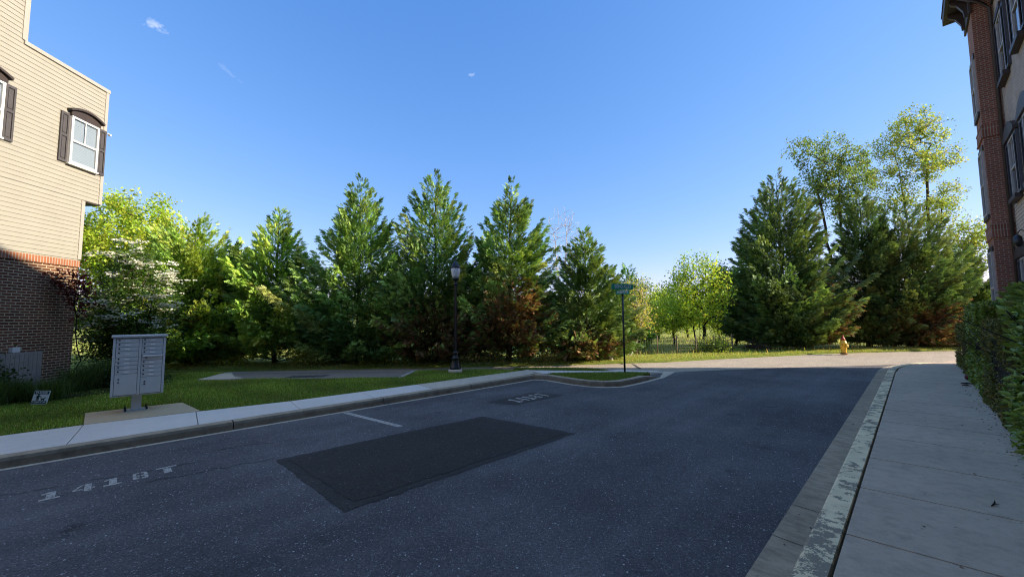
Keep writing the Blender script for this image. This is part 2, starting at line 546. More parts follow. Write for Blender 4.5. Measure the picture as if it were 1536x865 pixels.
def unit(a):
    return a / (np.linalg.norm(a, axis=-1, keepdims=True) + 1e-9)


def stamp(TV, TF, O, D, N, S, W=None):
    """copies of a small template laid at O along D with normal near N"""
    D = unit(D); Yv = unit(np.cross(N, D)); Z = np.cross(D, Yv)
    S = S[:, None, None]
    Wd = S if W is None else W[:, None, None]
    V = O[:, None, :] + S * TV[None, :, 0:1] * D[:, None, :] + Wd * TV[None, :, 1:2] * Yv[:, None, :] + S * TV[None, :, 2:3] * Z[:, None, :]
    F = TF[None] + (np.arange(len(O)) * len(TV))[:, None, None]
    return V.reshape(-1, 3), F.reshape(-1, TF.shape[1])


def spray_template(n=5, wid=.085):
    V, F = [], []

    def blade(o, d, L, wd, droop):
        o = np.array(o); d = np.array(d) / np.hypot(*d); s = np.array([-d[1], d[0]])
        b = len(V)
        for (u, s_) in ((0, 0), (.5, .5), (1, 0), (.5, -.5)):
            q = o + d * L * u + s * wd * s_
            V.append((q[0], q[1], -droop * (q[0] ** 2)))
        F.append((b, b + 1, b + 2, b + 3))
    blade((0, 0), (1, 0), 1.0, wid * .9, .12)
    for i in range(n):
        x = .12 + .7 * i / (n - 1)
        L = .46 * (1 - .62 * x)
        for sgn in (-1, 1):
            blade((x, 0), (.78, sgn * .62), L, wid * 1.15, .12)
    return np.array(V), np.array(F)


SPRAY = spray_template(4, .13)
LEAF1 = (np.array([(0, 0, 0), (.5, .36, .05), (1, 0, -.06), (.5, -.36, .05)]), np.array([(0, 1, 2, 3)]))
LEAF2 = (np.array([(0, 0, 0), (.3, .21, .05), (.68, .2, .03), (1, 0, -.1), (.68, -.2, .03), (.3, -.21, .05), (.3, 0, 0), (.68, 0, -.02)]),
         np.array([(0, 6, 1, 0), (6, 7, 2, 1), (7, 3, 2, 7), (0, 5, 6, 0), (5, 4, 7, 6), (7, 4, 3, 7)]))
LEAF2 = (LEAF2[0], np.array([(6, 7, 2, 1), (5, 4, 7, 6), (0, 6, 1, 1), (0, 5, 6, 6)]))
LEAF2 = (np.array([(0, 0, 0), (.35, .22, .05), (1, 0, -.12), (.35, -.22, .05), (.5, 0, -.02), (.7, .16, .02), (.7, -.16, .02)]),
         np.array([(0, 4, 5, 1), (0, 3, 6, 4), (4, 2, 5, 4)[:4], (4, 6, 2, 4)[:4]]))
LEAF2 = (np.array([(0, 0, 0), (.32, .20, .05), (.72, .17, .02), (1, 0, -.12), (.72, -.17, .02), (.32, -.20, .05)]),
         np.array([(0, 3, 2, 1), (0, 5, 4, 3)]))


def rnd_dir(r, n):
    return unit(r.normal(size=(n, 3)))


GAIN = 2.0


def colours(r, n, cols, jit=.18):
    c = GAIN * np.array(cols)[r.integers(0, len(cols), n)]
    return c * (1 + jit * r.normal(size=(n, 1))).clip(.45, 1.7) * (1 + .06 * r.normal(size=(n, 3)))


def leaf_cloud(r, P, per, spread, size, cols, flat=.5, tmpl=LEAF1, jit=.18):
    n = len(P) * per
    O = np.repeat(P, per, 0) + r.normal(size=(n, 3)) * spread
    D = rnd_dir(r, n); D[:, 2] = D[:, 2] * .6 - .15
    N = rnd_dir(r, n) * (1 - flat) + np.array([0, 0, flat])
    S = size * r.uniform(.6, 1.35, n)
    V, F = stamp(tmpl[0], tmpl[1], O, D, N, S)
    c = np.repeat(colours(r, len(P), cols, jit), per, 0) * (1 + .1 * r.normal(size=(n, 1)))
    return V, F, np.repeat(c.clip(.002, .9), len(tmpl[1]), 0)


def join(parts):
    Vs, Fs, Cs, b = [], [], [], 0
    for V, F, C in parts:
        Vs.append(V); Fs.append(F + b); Cs.append(C); b += len(V)
    return np.concatenate(Vs), np.concatenate(Fs), np.concatenate(Cs)


# ------------------------------------------------------------------ trees
def conifer(name, base, H, Rr, seed, label, group=None, nb=230, cols=None, brown=None, low=.05, lean=(0, 0), shape=.85, el0=14, dens=1.0, long_tips=.12, size=.235):
    r = np.random.default_rng(seed)
    root = empty(name, base, label, 'tree', group)
    cols = cols or [(.070, .094, .026), (.055, .078, .024), (.092, .114, .034), (.115, .134, .040), (.042, .062, .021)]
    t = r.beta(1.0, 1.25, nb) * (.985 - low) + low
    t = np.sort(t); t[-6:] = np.linspace(.93, .995, 6)
    prof = np.where(t < .24, .58 + .42 * t / .24, ((1 - t) / .76).clip(0) ** shape)
    az = np.arange(nb) * 2.39996 + r.uniform(-.5, .5, nb)
    lump = 1 + .24 * np.sin(az * 2 + seed) * np.sin(t * 9 + seed * 1.7) + .16 * np.sin(az * 3 - seed * 2.1 + t * 5)
    L = Rr * np.minimum(prof * lump * r.uniform(.60, 1.14, nb), 1.06)
    far = (r.uniform(size=nb) < long_tips) & (t > .35)
    L = np.where(far, L * r.uniform(1.1, 1.28, nb), L) + .10
    el = R(el0) + R(46) * t ** 1.3 + r.normal(size=nb) * R(6)
    tipz = t * H
    z0 = np.maximum(.12, tipz - L * np.tan(el))
    bd = np.stack([np.cos(az), np.sin(az), np.zeros(nb)], 1)
    side = np.stack([-np.sin(az), np.cos(az), np.zeros(nb)], 1)
    lean = np.array([lean[0], lean[1], 0.0])

    def curve(i, u):
        rad = L[i] * u
        z = z0[i] + (tipz[i] - z0[i]) * (.35 * u + .65 * u ** 2.1)
        q = bd[i] * rad[:, None]
        q[:, 2] = z
        return q + lean * (z / H)[:, None]
    K = np.maximum(12, (dens * (12 + L * 50)).astype(int))
    I = np.repeat(np.arange(nb), K); n = len(I)
    u = np.where(r.uniform(size=n) < .16, r.uniform(.08, .5, n), 1 - .74 * r.beta(1.0, 1.8, n))
    P = curve(I, u)
    sgn = r.choice([-1, 1], n)
    tw = (.08 + .34 * (1.04 - u) * L[I]) * r.uniform(0, 1, n)
    P = P + side[I] * (sgn * tw)[:, None] + bd[I] * (.35 * tw)[:, None]
    P[:, 2] += r.normal(size=n) * .05 + .10 * tw
    D = bd[I] * (.85 + .2 * u[:, None]) + side[I] * (sgn * (.15 + .55 * (1 - u)))[:, None]
    D[:, 2] += .22 + .75 * t[I] ** 2 + .32 * r.normal(size=n)
    N = np.array([0, 0, .7]) + .75 * r.normal(size=(n, 3))
    N += bd[I] * (-.5 * t[I])[:, None]
    S = size * r.uniform(.65, 1.4, n) * (1.05 - .3 * t[I])
    V, F = stamp(SPRAY[0], SPRAY[1], P, D, N, S)
    # every bough has its own shade of green, every spray a little of its own
    cb = np.array([1.8, 2.12, 2.0]) * colours(r, nb, cols, .16)[I]
    c = cb * (1 + .16 * r.normal(size=(n, 1))).clip(.5, 1.6)
    c[:, 0] *= 1 + .12 * u; c[:, 1] *= 1 + .08 * u
    if brown is not None:
        b = brown(P, r)
        dead = np.array([(.36, .21, .10), (.28, .15, .07), (.44, .28, .14), (.22, .13, .07)])[r.integers(0, 4, n)] * r.uniform(.7, 1.25, (n, 1))
        c = np.where(b[:, None], dead, c)
    np_mesh('crown', V, F, np.repeat(c.clip(.003, .8), len(SPRAY[1]), 0), M['needle'], root)
    mb = MB()
    zs = np.linspace(0, H * .96, 9)
    mb.tube([lean * (z / H) + np.array([.03 * math.sin(z * 2 + seed), .03 * math.cos(z * 1.7), z]) for z in zs], [max(.010, .016 * H * (1 - z / H) ** 1.1) for z in zs], 8)
    for i in range(0, nb, 2):
        uu = np.array([0, .4, .8])
        mb.tube(curve(np.array([i, i, i]), uu), [.022 + .006 * L[i], .014, .005], 3)
    mb.build('trunk', M['bark'], root)
    return root


def skeleton(r, trunks, targets, step=.35, bow=.12):
    nodes, par = [], []
    for tr in trunks:
        prev = -1
        for q in tr:
            nodes.append(np.array(q, float)); par.append(prev); prev = len(nodes) - 1
    top = np.mean([tr[-1] for tr in trunks], 0)
    targets = targets[np.argsort(np.linalg.norm(targets - top, axis=1))]
    ends = []
    arr = np.array(nodes)
    lowest = max(tr[len(tr) // 2][2] for tr in trunks)
    for q in targets:
        d = np.linalg.norm(arr - q, axis=1) + 1.6 * np.maximum(0, arr[:, 2] - q[2] + .1) + np.where(arr[:, 2] < min(lowest, q[2] * .6), 3, 0)
        j = int(np.argmin(d)); a = arr[j]
        n = max(1, int(np.linalg.norm(q - a) / step))
        prev = j; new = []
        ln = np.linalg.norm(q - a)
        wob = r.normal(size=3) * min(.05 * ln, .07)
        for k in range(1, n + 1):
            u = k / n
            p = a + (q - a) * u + (wob + np.array([0, 0, -bow * min(ln, 2.0) * .3])) * math.sin(math.pi * u)
            nodes.append(p); new.append(p); par.append(prev); prev = len(nodes) - 1
        ends.append(prev)
        arr = np.vstack([arr, new])
    return arr, np.array(par), ends


def branch_mesh(arr, par, ends, r_base, r_min=.006, power=.5, seg=5):
    cnt = np.zeros(len(arr))
    for e in ends: cnt[e] += 1
    for i in range(len(arr) - 1, -1, -1):
        if par[i] >= 0: cnt[par[i]] += cnt[i]
    rad = np.maximum(r_min, r_base * (cnt / max(cnt.max(), 1)) ** power)
    idx = np.where(par >= 0)[0]
    A, B = arr[par[idx]], arr[idx]
    ra = np.minimum(rad[par[idx]], rad[idx] * 1.5); rb = rad[idx]
    isroot = par[par[idx]] < 0
    ra = np.where(isroot, rad[par[idx]] * 1.25, ra)
    d = unit(B - A)
    ref = np.where(np.abs(d[:, 2:3]) < .9, np.array([[0, 0, 1.0]]), np.array([[1.0, 0, 0]]))
    x = unit(np.cross(d, ref)); y = np.cross(d, x)
    Vs = []
    for (P, rr) in ((A, ra), (B, rb)):
        for i in range(seg):
            t = 2 * math.pi * i / seg
            Vs.append(P + rr[:, None] * (x * math.cos(t) + y * math.sin(t)))
    V = np.stack(Vs, 1).reshape(-1, 3)
    F = np.array([(i, (i + 1) % seg, seg + (i + 1) % seg, seg + i) for i in range(seg)])
    F = (F[None] + (np.arange(len(idx)) * 2 * seg)[:, None, None]).reshape(-1, 4)
    return V, F


def ellipsoid_points(r, ells, n):
    vol = np.array([e[3] * e[4] * e[5] for e in ells]); vol /= vol.sum()
    out = []
    for e, k in zip(ells, (vol * n).astype(int) + 1):
        q = rnd_dir(r, k) * (r.uniform(0.12, 1, (k, 1)) ** .42)
        out.append(q * np.array(e[3:6]) + np.array(e[0:3]))
    return np.concatenate(out)


def broadleaf(name, base, trunks, ells, n, seed, label, cols, group=None, cat='tree', per=26, spread=.22, size=.11, r_base=.12, bark='bark', flat=.45, along=.5, bow=.12, jit=.18, leaves='crown', leafmat='leaf', extra=None, r_min=.006, step=.35):
    """trunks and crown lumps are given relative to the base"""
    r = np.random.default_rng(seed)
    root = empty(name, base, label, cat, group)
    T = ellipsoid_points(r, ells, n)
    T = T[T[:, 2] > .15]
    arr, par, ends = skeleton(r, trunks, T, bow=bow, step=step)
    V, F = branch_mesh(arr, par, ends, r_base, r_min)
    np_mesh('trunk', V, F, None, M[bark], root)
    if per:
        pts = [arr[e] for e in ends]
        for e in ends:
            j = par[e]; k = 0
            while j >= 0 and k < 3 and r.uniform() < along:
                pts.append(arr[j]); j = par[j]; k += 1
        V, F, C = leaf_cloud(r, np.array(pts), per, spread, size, cols, flat, LEAF1, jit)
        np_mesh(leaves, V, F, C, M[leafmat], root)
    if extra: extra(root, arr, ends, r)
    return root


def stem(h, lean=(0, 0), n=5, x0=0.0, y0=0.0, wob=.04, seed=0):
    r = np.random.default_rng(seed)
    return [(x0 + lean[0] * k / n + wob * r.normal() * (k > 0), y0 + lean[1] * k / n + wob * r.normal() * (k > 0), h * k / n) for k in range(n + 1)]


def weed(name, base, rad, h, seed, label, cols, cat='plant', group=None, n=160, per=10, size=.09, mat='leaf', stems=True, flat=.35):
    r = np.random.default_rng(seed)
    root = empty(name, base, label, cat, group)
    q = rnd_dir(r, n) * (r.uniform(.05, 1, (n, 1)) ** .4)
    q[:, 2] = np.abs(q[:, 2])
    P = q * np.array([rad, rad * .8, h])
    P[:, 2] *= 1 + .25 * r.normal(size=n)
    P[:, 2] = P[:, 2].clip(.03)
    V, F, C = leaf_cloud(r, P, per, .07 + .1 * rad, size, cols, flat, LEAF1, .22)
    np_mesh('foliage', V, F, C, M[mat], root)
    if stems:
        mb = MB()
        for k in range(14):
            a = r.uniform(0, 6.28); q = P[r.integers(0, n)]
            mb.tube([(q[0] * .15, q[1] * .15, 0), tuple(q * .6), tuple(q)], [.008, .006, .003], 3)
        mb.build('stem', M['bark'], root)
    return root


def blades(r, P, length, width, cols, lean=.45, jit=.2):
    n = len(P)
    a = r.uniform(0, 2 * math.pi, n)
    d = np.stack([np.cos(a), np.sin(a), np.zeros(n)], 1)
    L = length * r.uniform(.5, 1.35, n)
    tip = P + d * (L * lean * r.uniform(.1, 1.3, n))[:, None]; tip[:, 2] += L
    mid = P + (tip - P) * .55; mid[:, 2] += L * .08
    s = np.stack([-np.sin(a), np.cos(a), np.zeros(n)], 1) * (width * r.uniform(.6, 1.3, n))[:, None] * .5
    V = np.stack([P - s, mid - s * .8, tip, mid + s * .8], 1).reshape(-1, 3)
    V[0::4] = P - s
    F = (np.arange(n)[:, None] * 4 + np.arange(4)[None])
    return V, F, colours(r, n, cols, jit).clip(.002, .9)


def inside(P, poly):
    x, y = P[:, 0], P[:, 1]; k = np.zeros(len(P), bool); n = len(poly)
    for i in range(n):
        x0, y0 = poly[i][:2]; x1, y1 = poly[(i + 1) % n][:2]
        c = ((y0 > y) != (y1 > y)) & (x < (x1 - x0) * (y - y0) / (y1 - y0 + 1e-12) + x0)
        k ^= c
    return k


# ------------------------------------------------------------------ the setting
mb = MB()
N_ = 60
gx = np.concatenate([np.linspace(-700, -60, 12), np.linspace(-50, 70, 49), np.linspace(80, 700, 12)])
gy = np.concatenate([np.linspace(-120, 14, 12), np.linspace(16, 100, 43), np.linspace(110, 1200, 12)])
hh = lambda x, y: -.03 + np.clip((y - 30) / 60, 0, 1) * .9 * (1 + .4 * math.sin(x * .05)) + np.clip((y - 110) / 500, 0, 1) * 4
vv = [(x, y, hh(x, y)) for y in gy for x in gx]
nx = len(gx)
mb.add(vv, [(j * nx + i, j * nx + i + 1, (j + 1) * nx + i + 1, (j + 1) * nx + i) for j in range(len(gy) - 1) for i in range(nx - 1)], 0, True)
struct('meadow', mb, M['meadow'])

# cross street, sunlight painted into its pale tone; alley asphalt stops at shadow edge
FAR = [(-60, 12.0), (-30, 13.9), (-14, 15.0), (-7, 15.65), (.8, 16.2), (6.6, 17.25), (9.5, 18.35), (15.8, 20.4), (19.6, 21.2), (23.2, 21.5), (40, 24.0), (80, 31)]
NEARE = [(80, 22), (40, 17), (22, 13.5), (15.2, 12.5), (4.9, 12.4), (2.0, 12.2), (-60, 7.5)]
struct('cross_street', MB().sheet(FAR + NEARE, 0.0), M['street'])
alley = [sp(-14, -.98), sp(19.3, -.98), sp(20.3, -.90), sp(21.3, -.70), np.array([15.05, 15.78, 0]), np.array([10.0, 15.1, 0]), np.array([6.0, 14.25, 0]), np.array([4.9, 13.80, 0]),
         sp(10.4, -8.9), sp(9.3, -8.75), sp(-14, -8.75)]
alley[8] = np.array([3.0, 12.6, 0])
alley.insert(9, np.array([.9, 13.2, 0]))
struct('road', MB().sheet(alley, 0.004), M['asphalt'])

# darker repair patch with its sealed edge
ring = [sp(1.68, -6.26), sp(3.4, -6.20), sp(5.22, -6.06), sp(5.52, -4.05), sp(3.6, -4.08), sp(1.72, -4.10)]
inner = [sp(1.80, -6.16), sp(3.4, -6.12), sp(5.12, -5.98), sp(5.38, -4.16), sp(3.6, -4.2), sp(1.88, -4.24)]
def ragged(poly, amp, step=.07, seed=0):
    rg = np.random.default_rng(seed); out = []
    for i in range(len(poly)):
        a_, b_ = np.array(poly[i][:2]), np.array(poly[(i + 1) % len(poly)][:2])
        n_ = max(1, int(np.linalg.norm(b_ - a_) / step)); nn = np.array([-(b_ - a_)[1], (b_ - a_)[0]]) / np.linalg.norm(b_ - a_)
        for k in range(n_):
            out.append(a_ + (b_ - a_) * k / n_ + nn * amp * (rg.normal() * .6 + math.sin(k * .55 + i) * .7) * (k > 0))
    return out


struct('road_patch', MB().sheet(ragged(ring, .012, seed=1), .008), M['sealant'])
struct('road_patch', MB().sheet(ragged(inner, .016, seed=2), .012), M['patch'])
struct('road_patch', MB().sheet([sp(6.15, -7.0), sp(7.75, -7.08), sp(8.1, -6.25), sp(6.42, -6.32)], .008), M['dark_stain'])
bayn = [G(*q) for q in ((352, 570), (620, 570), (627, 553.5), (348, 556))]
bayn = [np.array([-10.6, 12.6, 0]), np.array([-3.3, 12.6, 0]), np.array([-3.6, 15.0, 0]), np.array([-10.3, 14.85, 0])]
struct('parking_bay', MB().sheet(bayn, .004), M['bay'])
# tar seams
for pts in ([(947, 545), (952, 546.5), (963, 553), (958, 553)], [(924, 542.5), (927, 542.5), (936, 546.5), (933, 546.5)]):
    struct('tar_seam', MB().sheet([G(*q) for q in pts], .006), M['dark_stain'])
r_ = np.random.default_rng(3)
mb = MB()
for (s0, p0, s1, p1) in ((-.9, -7.2, 1.0, -6.95), (.4, -6.55, 1.7, -6.35), (-2.4, -5.6, -.6, -5.75), (5.4, -7.9, 7.0, -7.6), (1.2, -7.4, 2.4, -7.1)):
    n = 14; pts = []
    for k in range(n + 1):
        u = k / n; pts.append((s0 + (s1 - s0) * u, p0 + (p1 - p0) * u + .025 * r_.normal()))
    for k in range(n):
        a, b = pts[k], pts[k + 1]; wd = .004 + .009 * r_.uniform()
        mb.sheet([sp(a[0], a[1] - wd), sp(b[0], b[1] - wd), sp(b[0], b[1] + wd), sp(a[0], a[1] + wd)], .0075 if k % 2 else .0068)
struct('road_cracks', mb, M['dark_stain'])


# painted stall numbers: stencil strokes in a box 1 wide, 1 tall
def glyph(ch):
    if ch == '1': return [[(.30, .17), (.74, .17), (.74, 1), (.30, 1)], [(.0, .0), (1.0, .0), (1.0, .17), (.0, .17)], [(.05, .72), (.31, .83), (.31, 1), (.05, .86)]]
    if ch == '4': return [[(.58, .0), (.95, .0), (.95, 1), (.58, 1)], [(.0, .28), (.5, .28), (.5, .44), (.0, .44)], [(.0, .45), (.18, .45), (.54, .98), (.40, .98)], [(.98, .28), (1.15, .28), (1.15, .44), (.98, .44)]]
    if ch == 'T': return [[(.0, .84), (1.0, .84), (1.0, 1), (.0, 1)], [(.30, .0), (.70, .0), (.70, .74), (.30, .74)]]
    left = [[(.28, .0), (.46, .0), (.46, .17), (.28, .17)], [(.28, .83), (.46, .83), (.46, 1), (.28, 1)], [(.05, .06), (.27, .0), (.27, .49), (.04, .44)], [(.06, .56), (.27, .51), (.27, 1), (.08, .92)], [(.28, .42), (.46, .42), (.46, .58), (.28, .58)]]
    right = [[(1 - x, y) for x, y in q] for q in left]
    if ch == '8': return left + right
    if ch == '6': return left + [right[0], right[1], right[2], right[4]]
    return left + right


def stencil(text, s0, p0, ds, dp, wch, hch, z):
    """text whose foot runs along the alley, tops toward the left kerb"""
    m = MB()
    for i, ch in enumerate(text):
        for poly in glyph(ch):
            m.sheet([sp(s0 + ds * i + x * wch, p0 + dp * i - y * hch) for x, y in poly], z)
    return struct('road_marking', m, M['mark'])


stencil('1418', -.46, -6.69, .243, -.018, .155, .27, .008)
stencil('T', .50, -6.76, .2, 0, .20, .27, .008)
stencil('1418', 6.62, -6.42, .235, 0, .15, .42, .014)
stencil('T', 7.58, -6.42, .235, 0, .17, .42, .014)
struct('road_marking', MB().sheet([sp(3.44, -8.36), sp(3.55, -8.36), sp(3.79, -6.57), sp(3.68, -6.57)], .009), M['mark'])
m = MB()
for k in range(5):
    q = G(437 + k * 12, 565.2 - .35 * k)
    m.sheet([q + np.array(d_) for d_ in ((-.13, -.25, 0), (.10, -.25, 0), (.13, .25, 0), (-.10, .25, 0))], .008)
struct('road_marking', m, M['dark_stain'])


def offset(path, d):
    """shift a polyline to its right by d"""
    P = np.array([q[:2] for q in path]); n = len(P); out = []
    for i in range(n):
        t = P[min(i + 1, n - 1)] - P[max(i - 1, 0)]; t /= np.linalg.norm(t)
        out.append(P[i] + d * np.array([t[1], -t[0]]))
    return out


def sweep(mb_, path, prof, mis=None):
    """prof: list of (offset to the right, z) or a function of the position along the path"""
    rows = []
    n = len(path)
    for k in range(n):
        pr = prof(k / (n - 1)) if callable(prof) else prof
        rows.append(pr)
    cols = [[None] * n for _ in rows[0]]
    for j in range(len(rows[0])):
        for k in range(n):
            o = offset(path, rows[k][j][0])[k]
            cols[j][k] = (o[0], o[1], rows[k][j][1])
    for j in range(len(cols) - 1):
        for k in range(n - 1):
            mb_.add([cols[j][k], cols[j][k + 1], cols[j + 1][k + 1], cols[j + 1][k]], [(0, 1, 2, 3)], (mis or [0] * 20)[j])
    for k in (0, n - 1):
        vs_ = [c[k] for c in cols]
        mb_.add(vs_, [tuple(range(len(vs_)))] if k else [tuple(range(len(vs_) - 1, -1, -1))], (mis or [0])[0])
    return mb_


# left kerb: straight along the alley, in cast lengths with open joints, then the bulb-out round the corner island
KH = .15
cuts = [-9.6, -6.8, -4.0, -1.2, 1.6, 4.42, 6.95, 9.45]
for a, b in zip(cuts[:-1], cuts[1:]):
    m = MB()
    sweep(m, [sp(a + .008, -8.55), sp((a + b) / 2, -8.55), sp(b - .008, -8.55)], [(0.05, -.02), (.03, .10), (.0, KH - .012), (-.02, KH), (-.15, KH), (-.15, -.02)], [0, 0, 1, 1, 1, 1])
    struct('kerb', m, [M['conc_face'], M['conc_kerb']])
struct('gutter', MB().sheet([sp(-12, -8.55), sp(9.6, -8.55), sp(9.6, -8.41), sp(-12, -8.41)], .009), M['conc_strip'])
bulb_px = [(809, 561.5), (822, 562.5), (840, 565.2), (862, 568.6), (885, 571.0), (908, 572.0), (930, 571.2), (950, 567.6), (967, 563.8), (980, 560.6), (988, 559)]
bulb = [G(x, y, KH) for x, y in bulb_px]
bulb = [sp(9.46, -8.55)] + bulb[1:]
m = MB()
def bulb_prof(u):
    k = 1.0 if u < .82 else max(.06, 1 - (u - .82) / .18)
    return [(.05, -.02), (.03, .10 * k), (.0, (KH - .012) * k + .004), (-.03, KH * k + .004), (-.16, KH * k + .004), (-.16, -.02)]
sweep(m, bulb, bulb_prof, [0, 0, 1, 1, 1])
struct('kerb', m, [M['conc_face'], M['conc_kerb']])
m = MB()
ob, oc = offset(bulb, .03), offset(bulb, .17)
for k in range(len(ob) - 1):
    m.sheet([ob[k], ob[k + 1], oc[k + 1], oc[k]], .0095)
m.sheet([ob[-1], oc[-1], G(1012, 558.4)[:2], G(996, 557)[:2]], .0095)
struct('gutter', m, M['conc_strip'])

# left pavement
def slabs(m, lines_in, lines_out, z0, z1, gap=.012):
    for k in range(len(lines_in) - 1):
        a, b, c, d = lines_in[k], lines_in[k + 1], lines_out[k + 1], lines_out[k]
        a, b, c, d = [np.array(q[:2]) for q in (a, b, c, d)]
        t1 = (b - a) / np.linalg.norm(b - a) * gap / 2; t2 = (c - d) / np.linalg.norm(c - d) * gap / 2
        m.prism([a + t1, b - t1, c - t2, d + t2], z0, z1)


inner_p = lambda s: np.interp(s, [-12, -.2, 1.2, 2.8, 6, 10], [-10.2, -10.15, -9.98, -9.72, -9.6, -9.5])
js = [-10.6, -9.1, -7.6, -6.1, -4.6, -3.1, -1.6, -.25, 1.25, 2.85, 4.4, 5.95]
m = MB()
slabs(m, [sp(s, inner_p(s)) for s in js], [sp(s - .12, -8.705) for s in js], .02, KH + .002)
struct('sidewalk', m, M['conc_new'], .004)
js2 = [5.95, 7.55, 9.1, 10.25]
m = MB()
slabs(m, [sp(s, inner_p(s)) for s in js2], [sp(min(s - .12, 9.72), -8.705) for s in js2], .02, KH + .002)
struct('sidewalk', m, M['conc_strip'], .004)
# the path that bends between the corner island and the grass strip, sloping down to the street
pa = [G(x, y, KH) for x, y in ((788, 555.0), (850, 555.6), (905, 556.2))] + [G(928, 554.5, .06), G(985, 556.0, .012)]
pb = [G(x, y, KH) for x, y in ((816, 560.0), (860, 558.6), (912, 557.9))] + [G(950, 557.6, .10), G(996, 558.0, .012)]
m = MB()
for k in range(4):
    q = [pa[k], pa[k + 1], pb[k + 1], pb[k]]
    m.add([tuple(c[:2]) + (c[2] + .003,) for c in q] + [tuple(c[:2]) + (-.02,) for c in q], [(0, 3, 2, 1), (4, 5, 6, 7), (0, 1, 5, 4), (1, 2, 6, 5), (2, 3, 7, 6), (3, 0, 4, 7)])
struct('sidewalk', m, M['conc_new'])
m = MB()
m.prism([sp(-.27, -11.42), sp(1.17, -11.30), sp(1.32, inner_p(1.2) - .008), sp(-.25, inner_p(-.2) - .008)], .02, KH + .006)
struct('mailbox_pad', m, M['conc_pad'], .006)

# lawns
lawn = [sp(-11, inner_p(-11) - .012)] + [sp(s, inner_p(s) - .012) for s in (-6, -.25, 1.25, 2.85, 4.4, 6, 8, 9.7)] + \
       [G(x, y, KH) for x, y in ((781, 555.0), (740, 553.6), (690, 554.0), (640, 555.2), (626, 556.4), (603, 565.6), (480, 567.4), (372, 568.4), (352, 566), (344, 558.6), (290, 558.6), (235, 559.6))] + \
       [np.array([-13.5, 13.9, 0]), np.array([-22, 13.0, 0]), np.array([-24, 0, 0])]
struct('lawn', MB().prism(lawn, .0, KH - .012), [M['lawn']])
strip = [G(x, y, KH) for x, y in ((792, 554.4), (850, 555.3), (908, 556.0), (913, 555.2), (880, 552.6), (820, 551.6), (770, 552.4))]
struct('lawn', MB().prism(strip, .0, KH - .006), [M['lawn']])
isl = [G(x, y, KH) for x, y in ((822, 560.2), (860, 559.3), (915, 558.8), (950, 558.6), (975, 559.2))] + [np.append(q, 0) for q in offset(bulb, -.17)][-3:1:-1]
struct('lawn', MB().prism(isl, .0, KH - .012), [M['lawn']])
# concrete nose at the end of the parking bay
nose = [G(x, y, KH) for x, y in ((296, 570.6), (330, 561.8), (338, 560.2), (347, 560.0), (352, 566.4), (366, 567.6), (350, 569.4))]
struct('kerb', MB().prism(nose, 0, KH + .03), M['conc_strip'], .01)
# bay divider line at its right end
struct('road_marking', MB().sheet([G(x, y, KH) for x, y in ((596, 566.4), (600, 566.4), (623, 556.2), (618, 556.2))], KH + .004), M['mark'])

# right kerb, gutter and pavement
arc = lambda p: [sp(-13, p), sp(-6, p), sp(0, p), sp(4, p), sp(8, p), sp(12, p), sp(15, p), sp(18, p)] + \
      [sp(18 + (7.5 - p) * math.sin(R(t)), 7.5 - (7.5 - p) * math.cos(R(t))) for t in (5, 10, 15, 20, 25, 30, 36, 44)]
m = MB()
ga, gb = arc(-.98), arc(-.70)
for k in range(len(ga) - 1):
    m.add([(ga[k][0], ga[k][1], .012), (ga[k + 1][0], ga[k + 1][1], .012), (gb[k + 1][0], gb[k + 1][1], .0065), (gb[k][0], gb[k][1], .0065)], [(0, 3, 2, 1)])
struct('gutter', m, M['conc_old'])
mj = MB()
for s in (-2.9, .0, 1.45, 4.15, 4.95, 7.8, 10.6, 13.4, 16.2):
    mj.sheet([sp(s, -.975), sp(s + .007, -.975), sp(s - .025, -.70), sp(s - .032, -.70)], .0135)
struct('gutter_joint', mj, M['soil'])
m = MB()
kc = arc(-.70)[::-1]  # walk toward the camera so that the road lies to the right of the path
kerb_prof = [(.03, -.03), (.02, .10), (.0, KH - .014), (-.02, KH), (-.185, KH), (-.19, KH - .02), (-.20, -.03)]
def right_prof(u):
    k = 1.0 if u > .16 else .12 + .88 * u / .16
    return [(a, b * k if b > 0 else b) for a, b in kerb_prof]
# kerb as seen from the road: front face bare concrete, top in old cream paint
sweep(m, kc, right_prof, [0, 0, 1, 1, 1, 0, 0])
struct('kerb', m, [M['conc_old'], M['peel']])
mj = MB()
for s in (-1.4, 3.25, 6.1, 9.0, 11.9, 14.8):
    mj.sheet([sp(s, -.69), sp(s + .012, -.69), sp(s + .012, -.52), sp(s, -.52)], KH + .002)
struct('kerb_joint', mj, M['rust'])
# dark open gap behind the kerb, then the slabs
gsa, gsb = arc(-.52), arc(-.44)
m = MB()
for k in range(len(gsa) - 1):
    m.sheet([gsa[k], gsa[k + 1], gsb[k + 1], gsb[k]], .09 if k < 13 else .03)
struct('soil_gap', m, M['soil'])
m = MB()
sj = [-10.2, -9, -7.8, -6.6, -5.4, -4.2, -3.0, -1.8, -.6, .6, 1.8, 3.02, 4.28, 5.52, 6.75, 8.0, 9.2, 10.4, 11.6, 12.8, 14.0, 15.2, 16.4, 17.6]
def edge_p(s):
    return -.465 if s < 18 else 7.5 - math.sqrt(max(0, 7.965 ** 2 - (s - 18) ** 2))
slabs(m, [sp(s, -.488) for s in sj], [sp(s + .06, 1.02) for s in sj], .0, KH, .02)
tail = [sp(17.6, -.465), sp(18.6, edge_p(18.6)), sp(19.6, edge_p(19.6)), sp(20.6, edge_p(20.6)), sp(21.4, edge_p(21.4)), sp(22.1, edge_p(22.1))]
far_e = [np.array([17.6, 16.05, 0]), sp(22.0, 2.4), sp(20, 1.4), sp(17.66, 1.02)]
